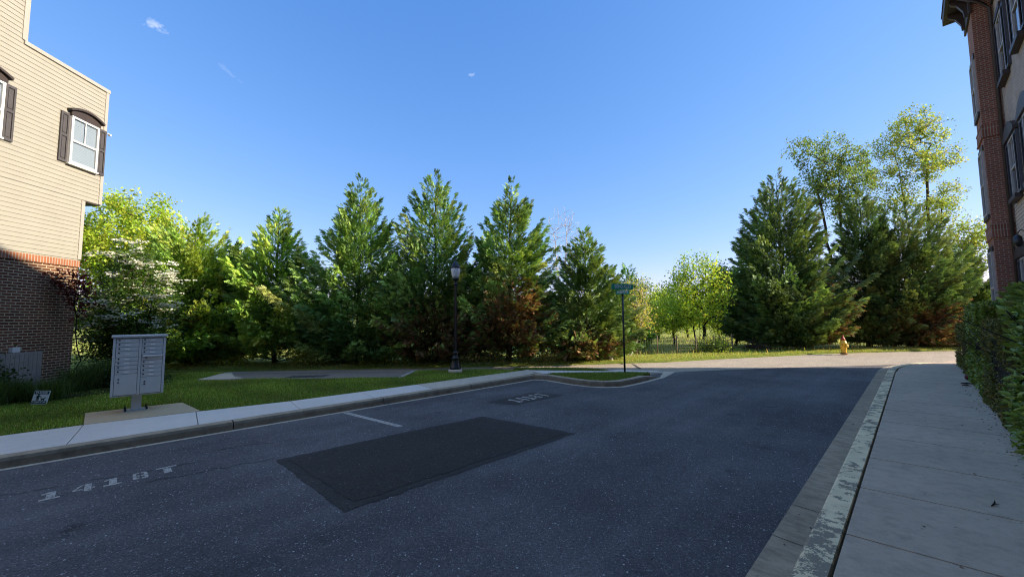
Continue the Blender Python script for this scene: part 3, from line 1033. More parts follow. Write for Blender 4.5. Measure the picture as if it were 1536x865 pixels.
m.prism([q + np.array([.004, .004, 0]) for q in tail[:1]] + tail[1:] + far_e, .0, KH)
struct('sidewalk', m, M['conc_walk'], .007)
# planting bed behind the right pavement
struct('planting_bed', MB().prism([sp(-13, 1.03), sp(21.5, 1.03), sp(22.4, 1.6), sp(22.4, 2.6), sp(-13, 2.6)], 0, .13), M['mulch'])
# planting bed by the left house
struct('planting_bed', MB().prism([at(-60, 612, 8.3), at(40, 596, 9.0), at(135, 585, 9.7), at(205, 575, 10.6), at(240, 566, 11.8), np.array([-10.9, 13.2, 0]), np.array([-14, 13.3, 0]), np.array([-14, 4, 0]), np.array([-11, 5, 0])], 0, KH + .02), M['mulch'])
# verge along the far side of the street
verge = FAR[1:] + [(80, 34), (40, 26.3), (23.2, 23.2), (15.8, 21.9), (9.5, 19.6), (6.6, 18.6), (.8, 17.3), (-7, 16.8), (-14, 16.4), (-30, 15.5)]
struct('verge', MB().prism(verge, -.02, .05), M['verge'])

# ------------------------------------------------------------------ grass
def scatter(poly, n, r, z):
    P = np.array([q[:2] for q in poly]); lo, hi = P.min(0), P.max(0)
    out = []
    while sum(len(o) for o in out) < n:
        q = r.uniform(lo, hi, (n, 2)); q = q[inside(q, poly)]; out.append(q)
    q = np.concatenate(out)[:n]
    return np.concatenate([q, np.full((n, 1), z)], 1)


r = np.random.default_rng(21)
vis_lawn = [q for q in lawn[:-2]] + [np.array([-14.5, 9, 0]), np.array([-12, 5.5, 0])]
vis_lawn = [sp(-6, inner_p(-6) - .02)] + [sp(s, inner_p(s) - .0) for s in (-.25, 1.25, 2.85, 4.4, 6, 8, 9.7)] + lawn[9:21] + [np.array([-12.2, 13.2, 0]), np.array([-12.5, 5, 0])]
P = scatter(vis_lawn, 150000, r, KH - .014)
padp = [sp(-.3, -11.46), sp(1.2, -11.34), sp(1.34, -9.9), sp(-.28, -9.9)]
P = P[~inside(P, padp)]
nose_p = [G(x, y, KH) for x, y in ((290, 571.6), (330, 561.2), (338, 559.2), (350, 559.0), (356, 566.4), (372, 568.2), (350, 570.4))]
P = P[~inside(P, nose_p)]
cl = .5 + .5 * np.sin(P[:, 0] * 1.9 + 1.3 * np.sin(P[:, 1] * 1.3)) * np.sin(P[:, 1] * 2.3 + P[:, 0] * .7)
V, F, C = blades(r, P, .036 + .03 * cl * (.5 + r.uniform(size=len(P))), .010, [(.11, .18, .02), (.14, .21, .027), (.17, .22, .034), (.085, .135, .016), (.22, .20, .06)], .75, .28)
C *= (.72 + .5 * cl)[:, None]
o = np_mesh('lawn_grass', V, F, C, M['grass']); tag(o, 'mown green grass of the shaded lawn beside the pale pavement', 'grass', kind='stuff')
Pa = np.concatenate([scatter(isl, 15000, r, KH - .014), scatter(strip, 7000, r, KH - .01)])
V, F, C = blades(r, Pa, .05, .014, [(.085, .135, .018), (.11, .16, .024), (.14, .18, .032), (.15, .16, .045)], .7, .22)
o = np_mesh('island_grass', V, F, C, M['grass']); tag(o, 'short grass on the kerbed corner island and narrow strip', 'grass', kind='stuff')
vp = scatter([(-16, 15.3), (.8, 16.35), (6.6, 17.4), (9.5, 18.5), (15.8, 20.55), (23.2, 21.7), (32, 23.5), (32, 26), (23, 23.6), (9.5, 20.6), (.8, 18.6), (-16, 17.6)], 90000, r, .04)
V, F, C = blades(r, vp, .085, .012, [(.13, .19, .03), (.17, .22, .04), (.24, .25, .07), (.30, .25, .11)], .5, .25)
o = np_mesh('verge_grass', V, F, C, M['grass']); tag(o, 'sunlit tufty verge grass along the far edge of street', 'grass', kind='stuff')
mp = scatter([(-30, 17.6), (12, 19.5), (26, 25), (40, 30), (60, 60), (-50, 60)], 60000, r, -.02)
V, F, C = blades(r, mp, .26, .03, [(.20, .24, .05), (.28, .27, .08), (.38, .31, .13), (.15, .2, .035)], .35, .25)
o = np_mesh('meadow_grass', V, F, C, M['grass']); tag(o, 'tall yellow green meadow grass beyond the tree row', 'grass', kind='stuff')
# distant wood that closes the meadow
parts = []
rr = np.random.default_rng(5)
for k in range(150):
    x = -110 + 230 * k / 149 + rr.normal() * 2; y = 92 + rr.normal() * 6 + abs(x) * .1; h = rr.uniform(5.0, 9.0)
    n = 46
    q = rnd_dir(rr, n) * rr.uniform(.4, 1, (n, 1)) * np.array([3.0, 2.4, h * .55]) + np.array([x, y, 1.0 + h * .5])
    base_c = np.array([(.055, .085, .02), (.08, .12, .025), (.11, .14, .035), (.12, .11, .05)][rr.integers(0, 4)])
    V, F, C = leaf_cloud(rr, q, 9, .55, .62, [base_c, base_c * 1.25, base_c * .8], .3)
    parts.append((V, F, C))
V, F, C = join(parts)
o = np_mesh('distant_woods', V, F, C, M['leaf']); tag(o, 'far belt of woodland beyond the open meadow', 'woods', kind='stuff')

# ------------------------------------------------------------------ left house
TH = R(3.0)
wdir = math.atan2(-math.cos(TH), math.sin(TH))
house = empty('apartment_house', (-12.0, 11.1, 0), 'cream sided house on brick ground floor with brown shutters and overhang', 'house', None, wdir)


def laps(m, x0, x1, z0, z1, y0, pitch=.115, proud=.014):
    """overlapping boards as a saw-tooth front"""
    n = max(1, round((z1 - z0) / pitch)); pz = (z1 - z0) / n
    for k in range(n):
        a = z0 + k * pz; b = a + pz
        m.add([(x0, y0 + proud, a), (x1, y0 + proud, a), (x1, y0 + .002, b), (x0, y0 + .002, b)], [(0, 1, 2, 3)] if x1 < x0 else [(3, 2, 1, 0)])
        m.add([(x0, y0, a), (x1, y0, a), (x1, y0 + proud, a), (x0, y0 + proud, a)], [(0, 1, 2, 3)])
    return m


LA, LB = .10, 15.0
m = MB()
m.box(LA + .02, LB, -9, -.005, 0, 3.60)
m.build('brick_wall', M['brick_l'], house)
MB().box(LA, LB, -8.9, .022, 3.42, 3.60).build('soldier_course', M['soldier_l'], house)
m = MB()
m.box(LA + .02, LB, -8.9, -.001, 3.602, 5.30)
m.box(-.36, LB, -8.9, -.0015, 5.302, 8.76)
m.box(1.78, LB, -8.9, -.0012, 8.762, 12.6)
laps(m, LA + .06, LB, 3.63, 5.30, 0); laps(m, -.32, LB, 5.31, 8.70, 0); laps(m, 1.84, LB, 8.70, 12.5, 0)
m.build('siding_wall', M['siding'], house)
for q in ((LA - .02, LA + .07, 3.63, 5.29), (-.39, -.30, 5.31, 8.70), (1.74, 1.85, 8.80, 12.6)):
    MB().box(q[0], q[1], -.08, .028, q[2], q[3]).build('corner_trim', M['trim'], house, .004)
m = MB()
m.box(-.41, 1.80, -9, .04, 8.70, 8.80); m.box(1.75, LB, -9, .06, 12.6, 12.75)
m.build('roof_edge', M['trim'], house, .004)
MB().box(-.36, LA + .02, -8.8, .0, 5.27, 5.30).build('overhang_soffit', M['hood'], house)
m = MB()
m.tube([(-.36, .03, 7.46), (-.40, .06, 7.48), (-.42, .07, 7.46)], .016, 6); m.box(-.46, -.405, .04, .10, 7.42, 7.47)
m.build('wall_bracket', M['white'], house)


def house_window(x0, x1, z0, z1):
    """window with white frame, blinds, shutters and an arched hood; x grows toward the viewer"""
    f = MB()
    fw = .055
    f.box(x0, x0 + fw, 0, .085, z0, z1); f.box(x1 - fw, x1, 0, .085, z0, z1)
    f.box(x0 + fw, x1 - fw, 0, .085, z0, z0 + fw); f.box(x0 + fw, x1 - fw, 0, .085, z1 - fw, z1)
    zm = (z0 + z1) / 2 - .02
    f.box(x0 + fw, x1 - fw, .03, .078, zm - .025, zm + .025)
    f.box((x0 + x1) / 2 - .012, (x0 + x1) / 2 + .012, .062, .074, zm + .025, z1 - fw)
    f.box(x0 - .03, x1 + .03, 0, .10, z0 - .05, z0 - .002)
    wn = f.build('window', M['white'], house, .003)
    MB().box(x0 + fw, x1 - fw, .055, .060, z0 + fw, z1 - fw).build('pane', M['glass'], wn)
    b = MB()
    n = int((z1 - z0) / .045)
    for k in range(n):
        z = z0 + fw + .01 + (z1 - z0 - 2 * fw) * k / n
        b.add([(x0 + fw, .030, z + .043), (x1 - fw, .030, z + .043), (x1 - fw, .040, z), (x0 + fw, .040, z)], [(0, 1, 2, 3)])
    b.build('blinds', M['blind'], wn)
    for (a, c) in ((x0 - .035 - .205, x0 - .035), (x1 + .035, x1 + .035 + .205)):
        s = MB()
        zz0, zz1 = z0 - .03, z1 + .02
        for q in ((a, a + .04, zz0, zz1), (c - .04, c, zz0, zz1)): s.box(q[0], q[1], .016, .055, q[2], q[3])
        zc = (zz0 + zz1) / 2 + .05
        for q in ((zz0, zz0 + .07), (zc - .035, zc + .035), (zz1 - .07, zz1)): s.box(a + .04, c - .04, .016, .053, q[0], q[1])
        s.box(a + .04, c - .04, .016, .030, zz0 + .07, zz1 - .07)
        for q in ((zz0 + .10, zc - .065), (zc + .065, zz1 - .10)): s.box(a + .06, c - .06, .030, .046, q[0], q[1])
        s.build('shutter', M['shutter'], house, .003)
    h = MB()
    xa, xb, n = x0 - .02, x1 + .02, 14
    arcp = [(xa + (xb - xa) * k / n, z1 + .10 + .13 * (1 - (2 * k / n - 1) ** 2)) for k in range(n + 1)]
    h.prism_xz([(xb, z1 + .01), (xa, z1 + .01)] + arcp, 0, .09)
    cap = [(q[0] * 1.0 + (q[0] - (xa + xb) / 2) * .14, q[1] + .005) for q in arcp]
    cap2 = [(q[0] + (q[0] - (xa + xb) / 2) * .03, q[1] + .06) for q in cap]
    h.prism_xz(cap + cap2[::-1], 0, .15)
    h.build('window_hood', M['hood'], house, .003)


house_window(-.12, .64, 6.20, 7.50)
house_window(2.13, 2.89, 6.20, 7.50)
house_window(4.6, 5.36, 6.20, 7.50)
for wx in (2.9, 5.4): house_window(wx, wx + .76, 9.4, 10.7)
m = MB(); m.box(1.40, 1.56, -.005, .08, 1.20, 1.32); m.tube([(1.48, .03, 1.2), (1.48, .03, .3)], .014, 6)
m.build('meter_box', M['white'], house)

# grey slatted screen round the equipment by the wall
sc0 = np.array([-11.53, 9.72, 0.0])
screen = empty('utility_screen', tuple(sc0 + np.array([0, 0, .15])), 'grey slatted equipment screen standing in front of brick wall', 'screen', None, wdir)
m = MB()
for k in range(16):
    x = -.15 + k * .092
    m.box(x, x + .086, .0, .022, .04, 1.02)
for k in range(8):
    y = -.02 - k * .092
    m.box(-.175, -.153, y - .086, y, .04, 1.02)
m.build('slat_panel', M['screen'], screen, .003)
for q in ((-.05, 1.021, 1.06), (-.03, .06, .12)):
    MB().box(-.19, 1.36, q[0], -.002, q[1], q[2]).build('rail', M['screen'], screen)
for x in (-.19, .55, 1.3):
    MB().box(x, x + .07, -.09, -.004, 0, 1.03).build('post', M['screen'], screen)

# ------------------------------------------------------------------ right building
flat = empty('apartment_block', (0, 0, 0), 'tall shaded apartment block with red brick bay and dark eaves', 'building', None, R(45))
# local x runs along the alley, local y points to the road; facades at y = -p
YM, YB = -2.60, -2.10
SB0, SB1 = 21.35, 22.7
EZ = 13.5
m = MB(); m.box(-14, SB0, -15, YM - .01, 0, 7.75)
laps(m, -14, SB0 - .05, .6, 7.75, YM - .01, .115, .016)
m.build('siding_wall', M['siding_r'], flat)
MB().box(-14, SB0 - .002, -15, YM, 7.752, EZ).build('grey_brick_wall', M['brick_g'], flat)
MB().box(SB0, SB1, -15, YB, 0, EZ - .01).build('brick_bay', M['brick_r'], flat)
for z in (8.15, 4.60):
    b_ = MB(); b_.box(SB0 - .025, SB1 + .025, YM - .1, YB + .028, z, z + .34)
    b_.build('soldier_course', M['soldier_r'], flat)
    b_ = MB(); b_.box(SB0 - .045, SB1 + .045, YM - .12, YB + .048, z - .07, z - .002); b_.box(SB0 - .04, SB1 + .04, YM - .12, YB + .042, z + .342, z + .40)
    b_.build('ledge', M['soldier_r'], flat, .01)
m = MB()
m.box(-14.6, SB1 + .35, -15.5, -1.62, EZ, EZ + .18)
m.box(-14.6, SB1 + .35, -1.62, -1.52, EZ - .02, EZ + .30)
m.box(SB1 + .35, SB1 + .45, -15.5, -1.52, EZ - .02, EZ + .30)
m.box(SB0 - .1, SB1 + .30, YB + .002, YB + .06, 12.7, EZ - .002); m.box(-14, SB0 - .102, YM + .002, YM + .06, 12.7, EZ - .002)
m.build('eave', M['eave'], flat)
for s in list(np.arange(13.4, 21.2, 1.3)) + [21.55, 22.5]:
    m = MB()
    y0 = (YB if s > SB0 - .1 else YM) + .061
    ov = -1.64 - y0
    prof = [(0, 12.75), (0, EZ - .003), (ov, EZ - .003), (ov, EZ - .14), (ov * .6, EZ - .26), (.10, 12.95), (.08, 12.75)]
    n = len(prof)
    vs_ = [(s - .07, y0 + a, z) for a, z in prof] + [(s + .07, y0 + a, z) for a, z in prof]
    m.add(vs_, [tuple(range(n)), tuple(range(2 * n - 1, n - 1, -1))] + [(i, n + i, n + (i + 1) % n, (i + 1) % n) for i in range(n)])
    m.build('eave_bracket', M['hood'], flat)
# roof above the eaves
m = MB()
e = [(-14.6, -1.49), (SB1 + .48, -1.49), (SB1 + .48, -15.5), (-14.6, -15.5)]
z0, z1 = EZ + .31, EZ + 2.6
m.add([(q[0], q[1], z0) for q in e] + [(-8, -8.4, z1), (SB1 - 6, -8.4, z1)], [(0, 1, 5, 4), (1, 2, 5), (2, 3, 4, 5), (3, 0, 4), (3, 2, 1, 0)])
m.build('roof', M['eave'], flat)
m = MB()
m.tube([(SB0 - .14, YM + .09, .3), (SB0 - .14, YM + .09, 12.6), (SB0 - .14, YM + .3, 12.95), (SB0 - .14, -1.7, EZ - .05)], .05, 8)
m.build('downspout', M['hood'], flat)


def block_window(s0, s1, z0, z1, y, mats, hood=False, shut=True, frame='frame_r'):
    f = MB(); fw = .07
    f.box(s0, s0 + fw, y, y + .07, z0, z1); f.box(s1 - fw, s1, y, y + .07, z0, z1)
    f.box(s0 + fw, s1 - fw, y, y + .07, z0, z0 + fw); f.box(s0 + fw, s1 - fw, y, y + .07, z1 - fw, z1)
    f.box(s0 + fw, s1 - fw, y + .01, y + .06, (z0 + z1) / 2 - .03, (z0 + z1) / 2 + .03)
    f.box((s0 + s1) / 2 - .015, (s0 + s1) / 2 + .015, y + .03, y + .055, (z0 + z1) / 2 + .03, z1 - fw)
    wn = f.build('window', M[frame], flat)
    MB().box(s0 + fw, s1 - fw, y + .022, y + .028, z0 + fw, z1 - fw).build('pane', M['glass'], wn)
    MB().box(s0 + fw, s1 - fw, y + .004, y + .010, z0 + fw, z1 - fw).build('blinds', M['dark'], wn)
    MB().box(s0 - .12, s1 + .12, y, y + (.16 if shut else .06), z0 - .14, z0 - .003).build('sill', M['hood'], wn)
    if shut:
        for (a, c) in ((s0 - .44, s0 - .03), (s1 + .03, s1 + .44)):
            q = MB(); q.box(a, a + .05, y + .002, y + .075, z0, z1); q.box(c - .05, c, y + .002, y + .075, z0, z1)
            q.box(a + .05, c - .05, y + .002, y + .073, z0, z0 + .08); q.box(a + .05, c - .05, y + .002, y + .073, z1 - .08, z1)
            nl = int((z1 - z0 - .16) / .06)
            for k in range(nl):
                zz = z0 + .08 + (z1 - z0 - .16) * k / nl
                q.add([(a + .05, y + .03, zz + .05), (c - .05, y + .03, zz + .05), (c - .05, y + .065, zz), (a + .05, y + .065, zz)], [(0, 1, 2, 3)])
            q.build('shutter', M['shutter_b'], flat)
    if hood:
        n = 12; a, b = s0 - .48, s1 + .48
        arcp = [(a + (b - a) * k / n, z1 + .12 + .38 * (1 - (2 * k / n - 1) ** 2)) for k in range(n + 1)]
        MB().prism_xz([(b, z1 + .02), (a, z1 + .02)] + arcp, y, y + .12).build('window_hood', M['hood'], flat)
    else:
        MB().box(s0 - .1, s1 + .1, y, y + (.10 if shut else .04), z1 + .004, z1 + .18).build('window_head', M['hood'], flat)


for s in (19.65, 17.2, 14.75, 12.3, 9.85, 7.4, 4.95, 2.5, 0.05, -2.9, -6.0):
    block_window(s, s + .95, 9.6, 11.7, YM, None, False)
    block_window(s, s + .95, 5.65, 7.55, YM + .008, None, True)
    block_window(s, s + .95, 1.7, 3.7, YM + .008, None, True)
for z0, z1 in ((9.1, 11.1), (5.4, 7.7), (1.6, 4.1)):
    block_window(SB0 + .22, SB1 - .22, z0, z1, YB, None, False, False)
m = MB()
m.box(18.95, 19.15, YM + .006, YM + .05, 4.05, 4.45); m.tube([(19.05, YM + .05, 4.35), (19.05, YM + .2, 4.42), (19.05, YM + .26, 4.3)], .015, 6)
m.lathe([(.03, 4.28), (.09, 4.22), (.10, 3.98), (.05, 3.92)], 8, (19.05, YM + .26))
m.build('wall_lantern', M['black'], flat)

# ------------------------------------------------------------------ mail cluster box
mx0 = G(205, 613, KH)
MW, MZ0, MZ1 = .74, .31, 1.44
mail = empty('cluster_mailbox', tuple(sp(.44, -11.05) + np.array([0, 0, KH + .006])), 'grey cluster mailbox with sixteen small doors on concrete pad', 'mailbox', None, R(45 + 0))
# local x along the alley (to the right as seen), -y faces the road ... the road lies to the right of the alley direction
MX0, MX1 = -.39, .37
m = MB(); m.box(MX0, MX1, -.20, .22, MZ0, MZ1); m.build('cabinet', M['mailgrey'], mail, .008)
m = MB(); m.box(MX0 - .03, MX1 + .03, -.25, .25, MZ1 + .001, MZ1 + .045); m.build('hood', M['mailgrey'], mail, .012)
m = MB(); m.box(MX0 - .004, MX0 + .035, -.222, -.201, MZ0 + .02, MZ1 - .01); m.box(-.025, .015, -.222, -.201, MZ0 + .02, MZ1 - .01); m.box(MX1 - .035, MX1 + .004, -.222, -.201, MZ0 + .02, MZ1 - .01)
m.build('face_frame', M['mailgrey'], mail, .003)
MB().box(MX0 + .036, MX1 - .036, -.204, -.2005, MZ0 + .02, MZ1 - .012).build('shadow_gap', M['gap'], mail)


def mdoor(x0, x1, z0, z1, locks, tagn=True):
    d = MB().box(x0, x1, -.222, -.205, z0, z1).build('door', M['mailgrey'], mail, .004)
    k = MB()
    for (lx, lz) in locks:
        k.lathe([(.013, 0), (.013, .012), (.008, .014)], 10)
        nv = 10 * 3
        base = len(k.v) - nv
        for i in range(base, len(k.v)):
            x, y, z = k.v[i]; k.v[i] = (lx + x, -.222 - z, lz + y)
    k.build('lock', M['black'], d)
    if tagn:
        xm = (x0 + x1) / 2 + .0
        MB().box(xm - .035, xm + .035, -.2245, -.2225, (z0 + z1) / 2 - .008, (z0 + z1) / 2 + .012).build('number_tag', M['maillight'], d)
    return d


hz = .0805
zt = MZ1 - .022
z = zt
for k in range(8):
    ex = .035 if k == 3 else 0.0
    mdoor(MX0 + .042, -.030, z - hz - ex + .006, z, [(MX0 + .085, z - .025)])
    z -= hz + ex
mdoor(MX0 + .042, -.030, MZ0 + .03, z, [(MX0 + .10, z - .09), (MX0 + .10, z - .15)], False)
z = zt
for k in range(9):
    if k == 4:
        slot = MB(); slot.box(.030, MX1 - .040, -.262, -.206, z - .022, z - .004); slot.box(.030, MX1 - .040, -.266, -.262, z - .034, z - .002)
        slot.build('mail_slot', M['maillight'], mail, .003)
        z -= .034
        mdoor(.020, MX1 - .042, z - hz + .006, z, [(.085, z - .028)], False)
    else:
        mdoor(.020, MX1 - .042, z - hz + .006, z, [(.055, z - .025)])
    z -= hz
mdoor(.020, MX1 - .042, MZ0 + .03, z, [(.08, z - .09), (.08, z - .14)], False)
for lx, zz in ((MX0 + .10, MZ0 + .29), (.08, MZ0 + .23)):
    pass
MB().box(-.085, .065, -.06, .09, .012, MZ0 - .001).build('pedestal', M['mailgrey'], mail, .006)
MB().box(-.19, .17, -.14, .17, .0, .011).build('base_plate', M['mailgrey'], mail, .003)
for (x, y) in ((-.165, -.115), (.145, -.115), (-.165, .145), (.145, .145)):
    b = MB(); b.lathe([(.018, .011), (.018, .05), (.010, .052), (.010, .085)], 8, (x, y)); b.build('anchor_bolt', M['black'], mail)

# ------------------------------------------------------------------ yard sign about dogs
ys = G(57, 608, KH)
sign = empty('yard_sign', tuple(ys), 'small white and dark green dog walker sign stuck in lawn', 'sign')
sign.rotation_euler = (R(-13), 0, R(-2))
m = MB()
def rrect(x0, x1, z0, z1, rad, n=5):
    out = []
    for (cx, cz, a0) in ((x1 - rad, z0 + rad, -90), (x1 - rad, z1 - rad, 0), (x0 + rad, z1 - rad, 90), (x0 + rad, z0 + rad, 180)):
        for k in range(n + 1):
            a = R(a0 + 90 * k / n); out.append((cx + rad * math.cos(a), cz + rad * math.sin(a)))
    return out
tilt = Matrix.Identity(4)
def tl(o):
    o.data.transform(tilt); return o
SW, Z0, Z1 = .175, .03, .31
tl(m.prism_xz(rrect(-SW, SW, Z0, Z1, .03), -.004, .004).build('board', M['sign_w'], sign))
m = MB()
m.prism_xz(rrect(-SW + .012, SW - .012, Z1 - .075, Z1 - .012, .016), -.007, -.0042)
m.prism_xz(rrect(-SW + .012, SW - .012, Z0 + .012, Z0 + .065, .016), -.007, -.0042)
# walking person
px_ = -.055
m.prism_xz([(px_ + .02 * math.cos(a), .226 + .02 * math.sin(a)) for a in np.linspace(0, 6.28, 11)[:-1]], -.007, -.0042)
m.prism_xz([(px_ - .03, .205), (px_ + .03, .205), (px_ + .024, .14), (px_ - .026, .14)], -.0072, -.0042)
m.prism_xz([(px_ - .028, .139), (px_ - .002, .139), (px_ - .012, .105), (px_ - .034, .105)], -.007, -.0042)
m.prism_xz([(px_ + .0, .139), (px_ + .025, .139), (px_ + .03, .105), (px_ + .008, .105)], -.007, -.0042)
m.prism_xz([(px_ + .031, .204), (px_ + .075, .178), (px_ + .072, .166), (px_ + .031, .186)], -.007, -.0042)
m.prism_xz([(px_ - .031, .204), (px_ - .055, .172), (px_ - .045, .166), (px_ - .031, .182)], -.007, -.0042)
# dog
m.prism_xz([(.02, .145), (.085, .150), (.108, .176), (.120, .168), (.105, .140), (.095, .125), (.025, .122)], -.007, -.0042)
for x in (.028, .042, .078, .09): m.prism_xz([(x, .123), (x + .009, .123), (x + .008, .103), (x - .001, .103)], -.0068, -.0042)
m.prism_xz([(.02, .144), (.012, .168), (.006, .166), (.014, .138)], -.0068, -.0042)
tl(m.build('print', M['sign_d'], sign))
for x in (-.10, .10):
    tl(MB().tube([(x, .008, -.14), (x, .008, .26)], .005, 5).build('wire_leg', M['galv'], sign))


def lettering(text, size, mat, name, parent, loc, rot, fit=None, ext=.0015, bold=0.0):
    cu = bpy.data.curves.new(name, 'FONT')
    cu.body = text; cu.size = size; cu.extrude = ext; cu.align_x = 'CENTER'; cu.align_y = 'CENTER'; cu.offset = bold
    tmp = bpy.data.objects.new(name, cu)
    me = bpy.data.meshes.new_from_object(tmp)
    bpy.data.objects.remove(tmp)
    if fit:
        xs = [v.co.x for v in me.vertices]
        k = fit / (max(xs) - min(xs))
        for v in me.vertices: v.co.x *= k
    me.materials.append(mat)
    o = bpy.data.objects.new(name, me)
    COL.objects.link(o); o.parent = parent; o.location = loc; o.rotation_euler = rot
    return o


lettering('PLEASE', .045, M['sign_w'], 'lettering', sign, (0, -.0085, .266), (R(90), 0, 0), .26, .001, .001)
lettering('CLEAN IT UP', .04, M['sign_w'], 'lettering', sign, (0, -.0085, .068), (R(90), 0, 0), .28, .001, .001)

# ------------------------------------------------------------------ street lamp
lp = G(683, 557.5, KH)
lamp = empty('street_lamp', tuple(lp), 'black street lamp with fluted base and pale acorn globe on lawn', 'lamp')
lamp.scale = (.96, .96, .95)
MB().lathe([(.25, -.1), (.25, .05), (.23, .09), (.205, .10)], 24).build('footing', M['conc_strip'], lamp)
MB().lathe([(.20, .10), (.205, .16), (.17, .20), (.155, .30), (.125, .38), (.12, .44), (.145, .46), (.145, .50), (.10, .53), (.085, .60), (.105, .64), (.105, .68), (.072, .72)], 16).build('base', M['black'], lamp)
m = MB(); seg = 32
prof = [(.056, .72), (.053, 1.2), (.044, 3.05)]
vs_, fs = [], []
for rr_, z in prof:
    for i in range(seg):
        a = 2 * math.pi * i / seg; q = rr_ * (1.0 if i % 2 else .86)
        vs_.append((q * math.cos(a), q * math.sin(a), z))
for k in range(2):
    for i in range(seg):
        j = (i + 1) % seg; fs.append((k * seg + i, k * seg + j, (k + 1) * seg + j, (k + 1) * seg + i))
m.add(vs_, fs); m.build('pole', M['black'], lamp)
MB().lathe([(.052, 3.05), (.075, 3.07), (.075, 3.11), (.05, 3.14), (.05, 3.20), (.09, 3.24), (.12, 3.26), (.12, 3.31)], 18).build('capital', M['black'], lamp)
MB().lathe([(.105, 3.312), (.14, 3.42), (.165, 3.58), (.168, 3.66), (.15, 3.70)], 24).build('globe', M['globe'], lamp)
MB().lathe([(.172, 3.655), (.178, 3.69), (.160, 3.72), (.135, 3.79), (.085, 3.87), (.04, 3.915), (.02, 3.93), (.03, 3.96), (.018, 3.99), (.004, 4.06)], 24).build('cap', M['black'], lamp)

# ------------------------------------------------------------------ street name sign
sg = G(937.2, 558.2, KH)
nsign = empty('street_sign', tuple(sg), 'street name sign with two green blades on black post', 'sign')
MB().tube([(0, 0, -.2), (0, 0, 2.50)], .030, 10).build('post', M['black'], nsign)
MB().lathe([(.036, 2.48), (.04, 2.52), (.02, 2.54)], 10).build('bracket', M['black'], nsign)
RZ1 = R(16)
b1 = MB().prism_xz(rrect(-.40, .40, 2.68, 2.865, .012), -.006, .006).build('name_blade', M['sign_g'], nsign); b1.rotation_euler = (0, 0, RZ1)
b2 = MB().prism_xz(rrect(-.225, .225, 2.52, 2.662, .012), -.006, .006).build('name_blade', M['sign_g'], nsign); b2.rotation_euler = (0, 0, R(-30))
MB().tube([(0, 0, 2.50), (0, 0, 2.69)], .012, 6).build('blade_clip', M['galv'], nsign)
lettering('SOHO ALLEY', .15, M['sign_w'], 'lettering', b1, (.02, -.008, 2.773), (R(90), 0, 0), .62, .001, .003)
lettering('PRIVATE', .1, M['sign_w'], 'lettering', b2, (0, -.008, 2.591), (R(90), 0, 0), .36, .001, .003)

# ------------------------------------------------------------------ hydrant
hy = G(1266, 531, .03)
hyd = empty('fire_hydrant', tuple(hy), 'yellow fire hydrant with red bonnet at far roadside', 'hydrant', None, R(20))
MB().lathe([(.15, 0), (.15, .05), (.115, .055), (.115, .07)], 16).build('flange', M['rust'], hyd)
MB().lathe([(.115, .07), (.12, .12), (.12, .50), (.155, .51), (.155, .56), (.13, .57), (.125, .63), (.095, .69)], 18).build('barrel', M['hyd_y'], hyd)
MB().lathe([(.10, .69), (.085, .76), (.055, .80), (.03, .84), (.03, .91), (.015, .93)], 14).build('bonnet', M['hyd_r'], hyd)
for (ax, rr_, L) in ((0, .055, .19), (180, .055, .19), (-90, .075, .18)):
    a = R(ax); d = np.array([math.cos(a), math.sin(a), 0])
    MB().tube([d * .09 + [0, 0, .41], d * (L - .05) + [0, 0, .41], d * (L - .05) + [0, 0, .41], d * L + [0, 0, .41], d * (L + .03) + [0, 0, .41]], [rr_ * .85, rr_ * .85, rr_ * 1.15, rr_ * 1.15, rr_ * .35], 12).build('nozzle', M['hyd_y'], hyd)

# ------------------------------------------------------------------ hedges and shrubs by the right pavement
def hedge(name, s0, s1, p0, p1, h, seed, label, cols, n, size, mat='needle', tmpl=LEAF1, taper=.08, rough=.05, group='hedges along the right pavement', core=True):
    r = np.random.default_rng(seed)
    root = empty(name, tuple(sp((s0 + s1) / 2, (p0 + p1) / 2) + np.array([0, 0, .13])), label, 'hedge', group, R(45))
    a, b, c = (s1 - s0) / 2, (p1 - p0) / 2, h / 2
    # points on a rounded block, pushed in and out
    q = rnd_dir(r, n)
    q = np.sign(q) * np.abs(q) ** .42
    q /= np.abs(q).max(1, keepdims=True) ** .7
    dep = 1 - .22 * r.beta(1, 3, n)
    P = q * dep[:, None] * np.array([a, b, c])
    lump = 1 + rough * (np.sin(P[:, 0] * 5 + seed) * np.sin(P[:, 2] * 6 + seed * 2) + .7 * np.sin(P[:, 0] * 11 + P[:, 2] * 9))
    P[:, 1] *= lump * (1 - taper * (P[:, 2] / c)); P[:, 0] *= lump; P[:, 2] += c
    P = P[P[:, 2] > .02]; n = len(P)
    out = unit(P - np.array([0, 0, c]))
    D = out * .7 + rnd_dir(r, n) * .7 + np.array([0, 0, .25])
    N = out * .8 + rnd_dir(r, n) * .7 + np.array([0, 0, .4])
    V, F = stamp(tmpl[0], tmpl[1], P, D, N, size * r.uniform(.6, 1.35, n))
    C = np.repeat(colours(r, n, cols, .22).clip(.002, .8), len(tmpl[1]), 0)
    np_mesh('foliage', V, F, C, M[mat], root)
    m = MB()
    for k in range(int(6 + a * 6)):
        x = r.uniform(-a, a) * .85
        for j in range(3):
            m.tube([(x, r.normal() * .05, -.05), (x + r.normal() * .12, r.normal() * b * .4, h * .45), (x + r.normal() * .3, r.normal() * b * .7, h * .85)], [.018, .012, .005], 4)
    m.build('stem', M['bark_d'], root)
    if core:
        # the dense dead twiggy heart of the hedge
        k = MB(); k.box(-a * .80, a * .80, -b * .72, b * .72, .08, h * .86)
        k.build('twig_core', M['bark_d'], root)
    return root


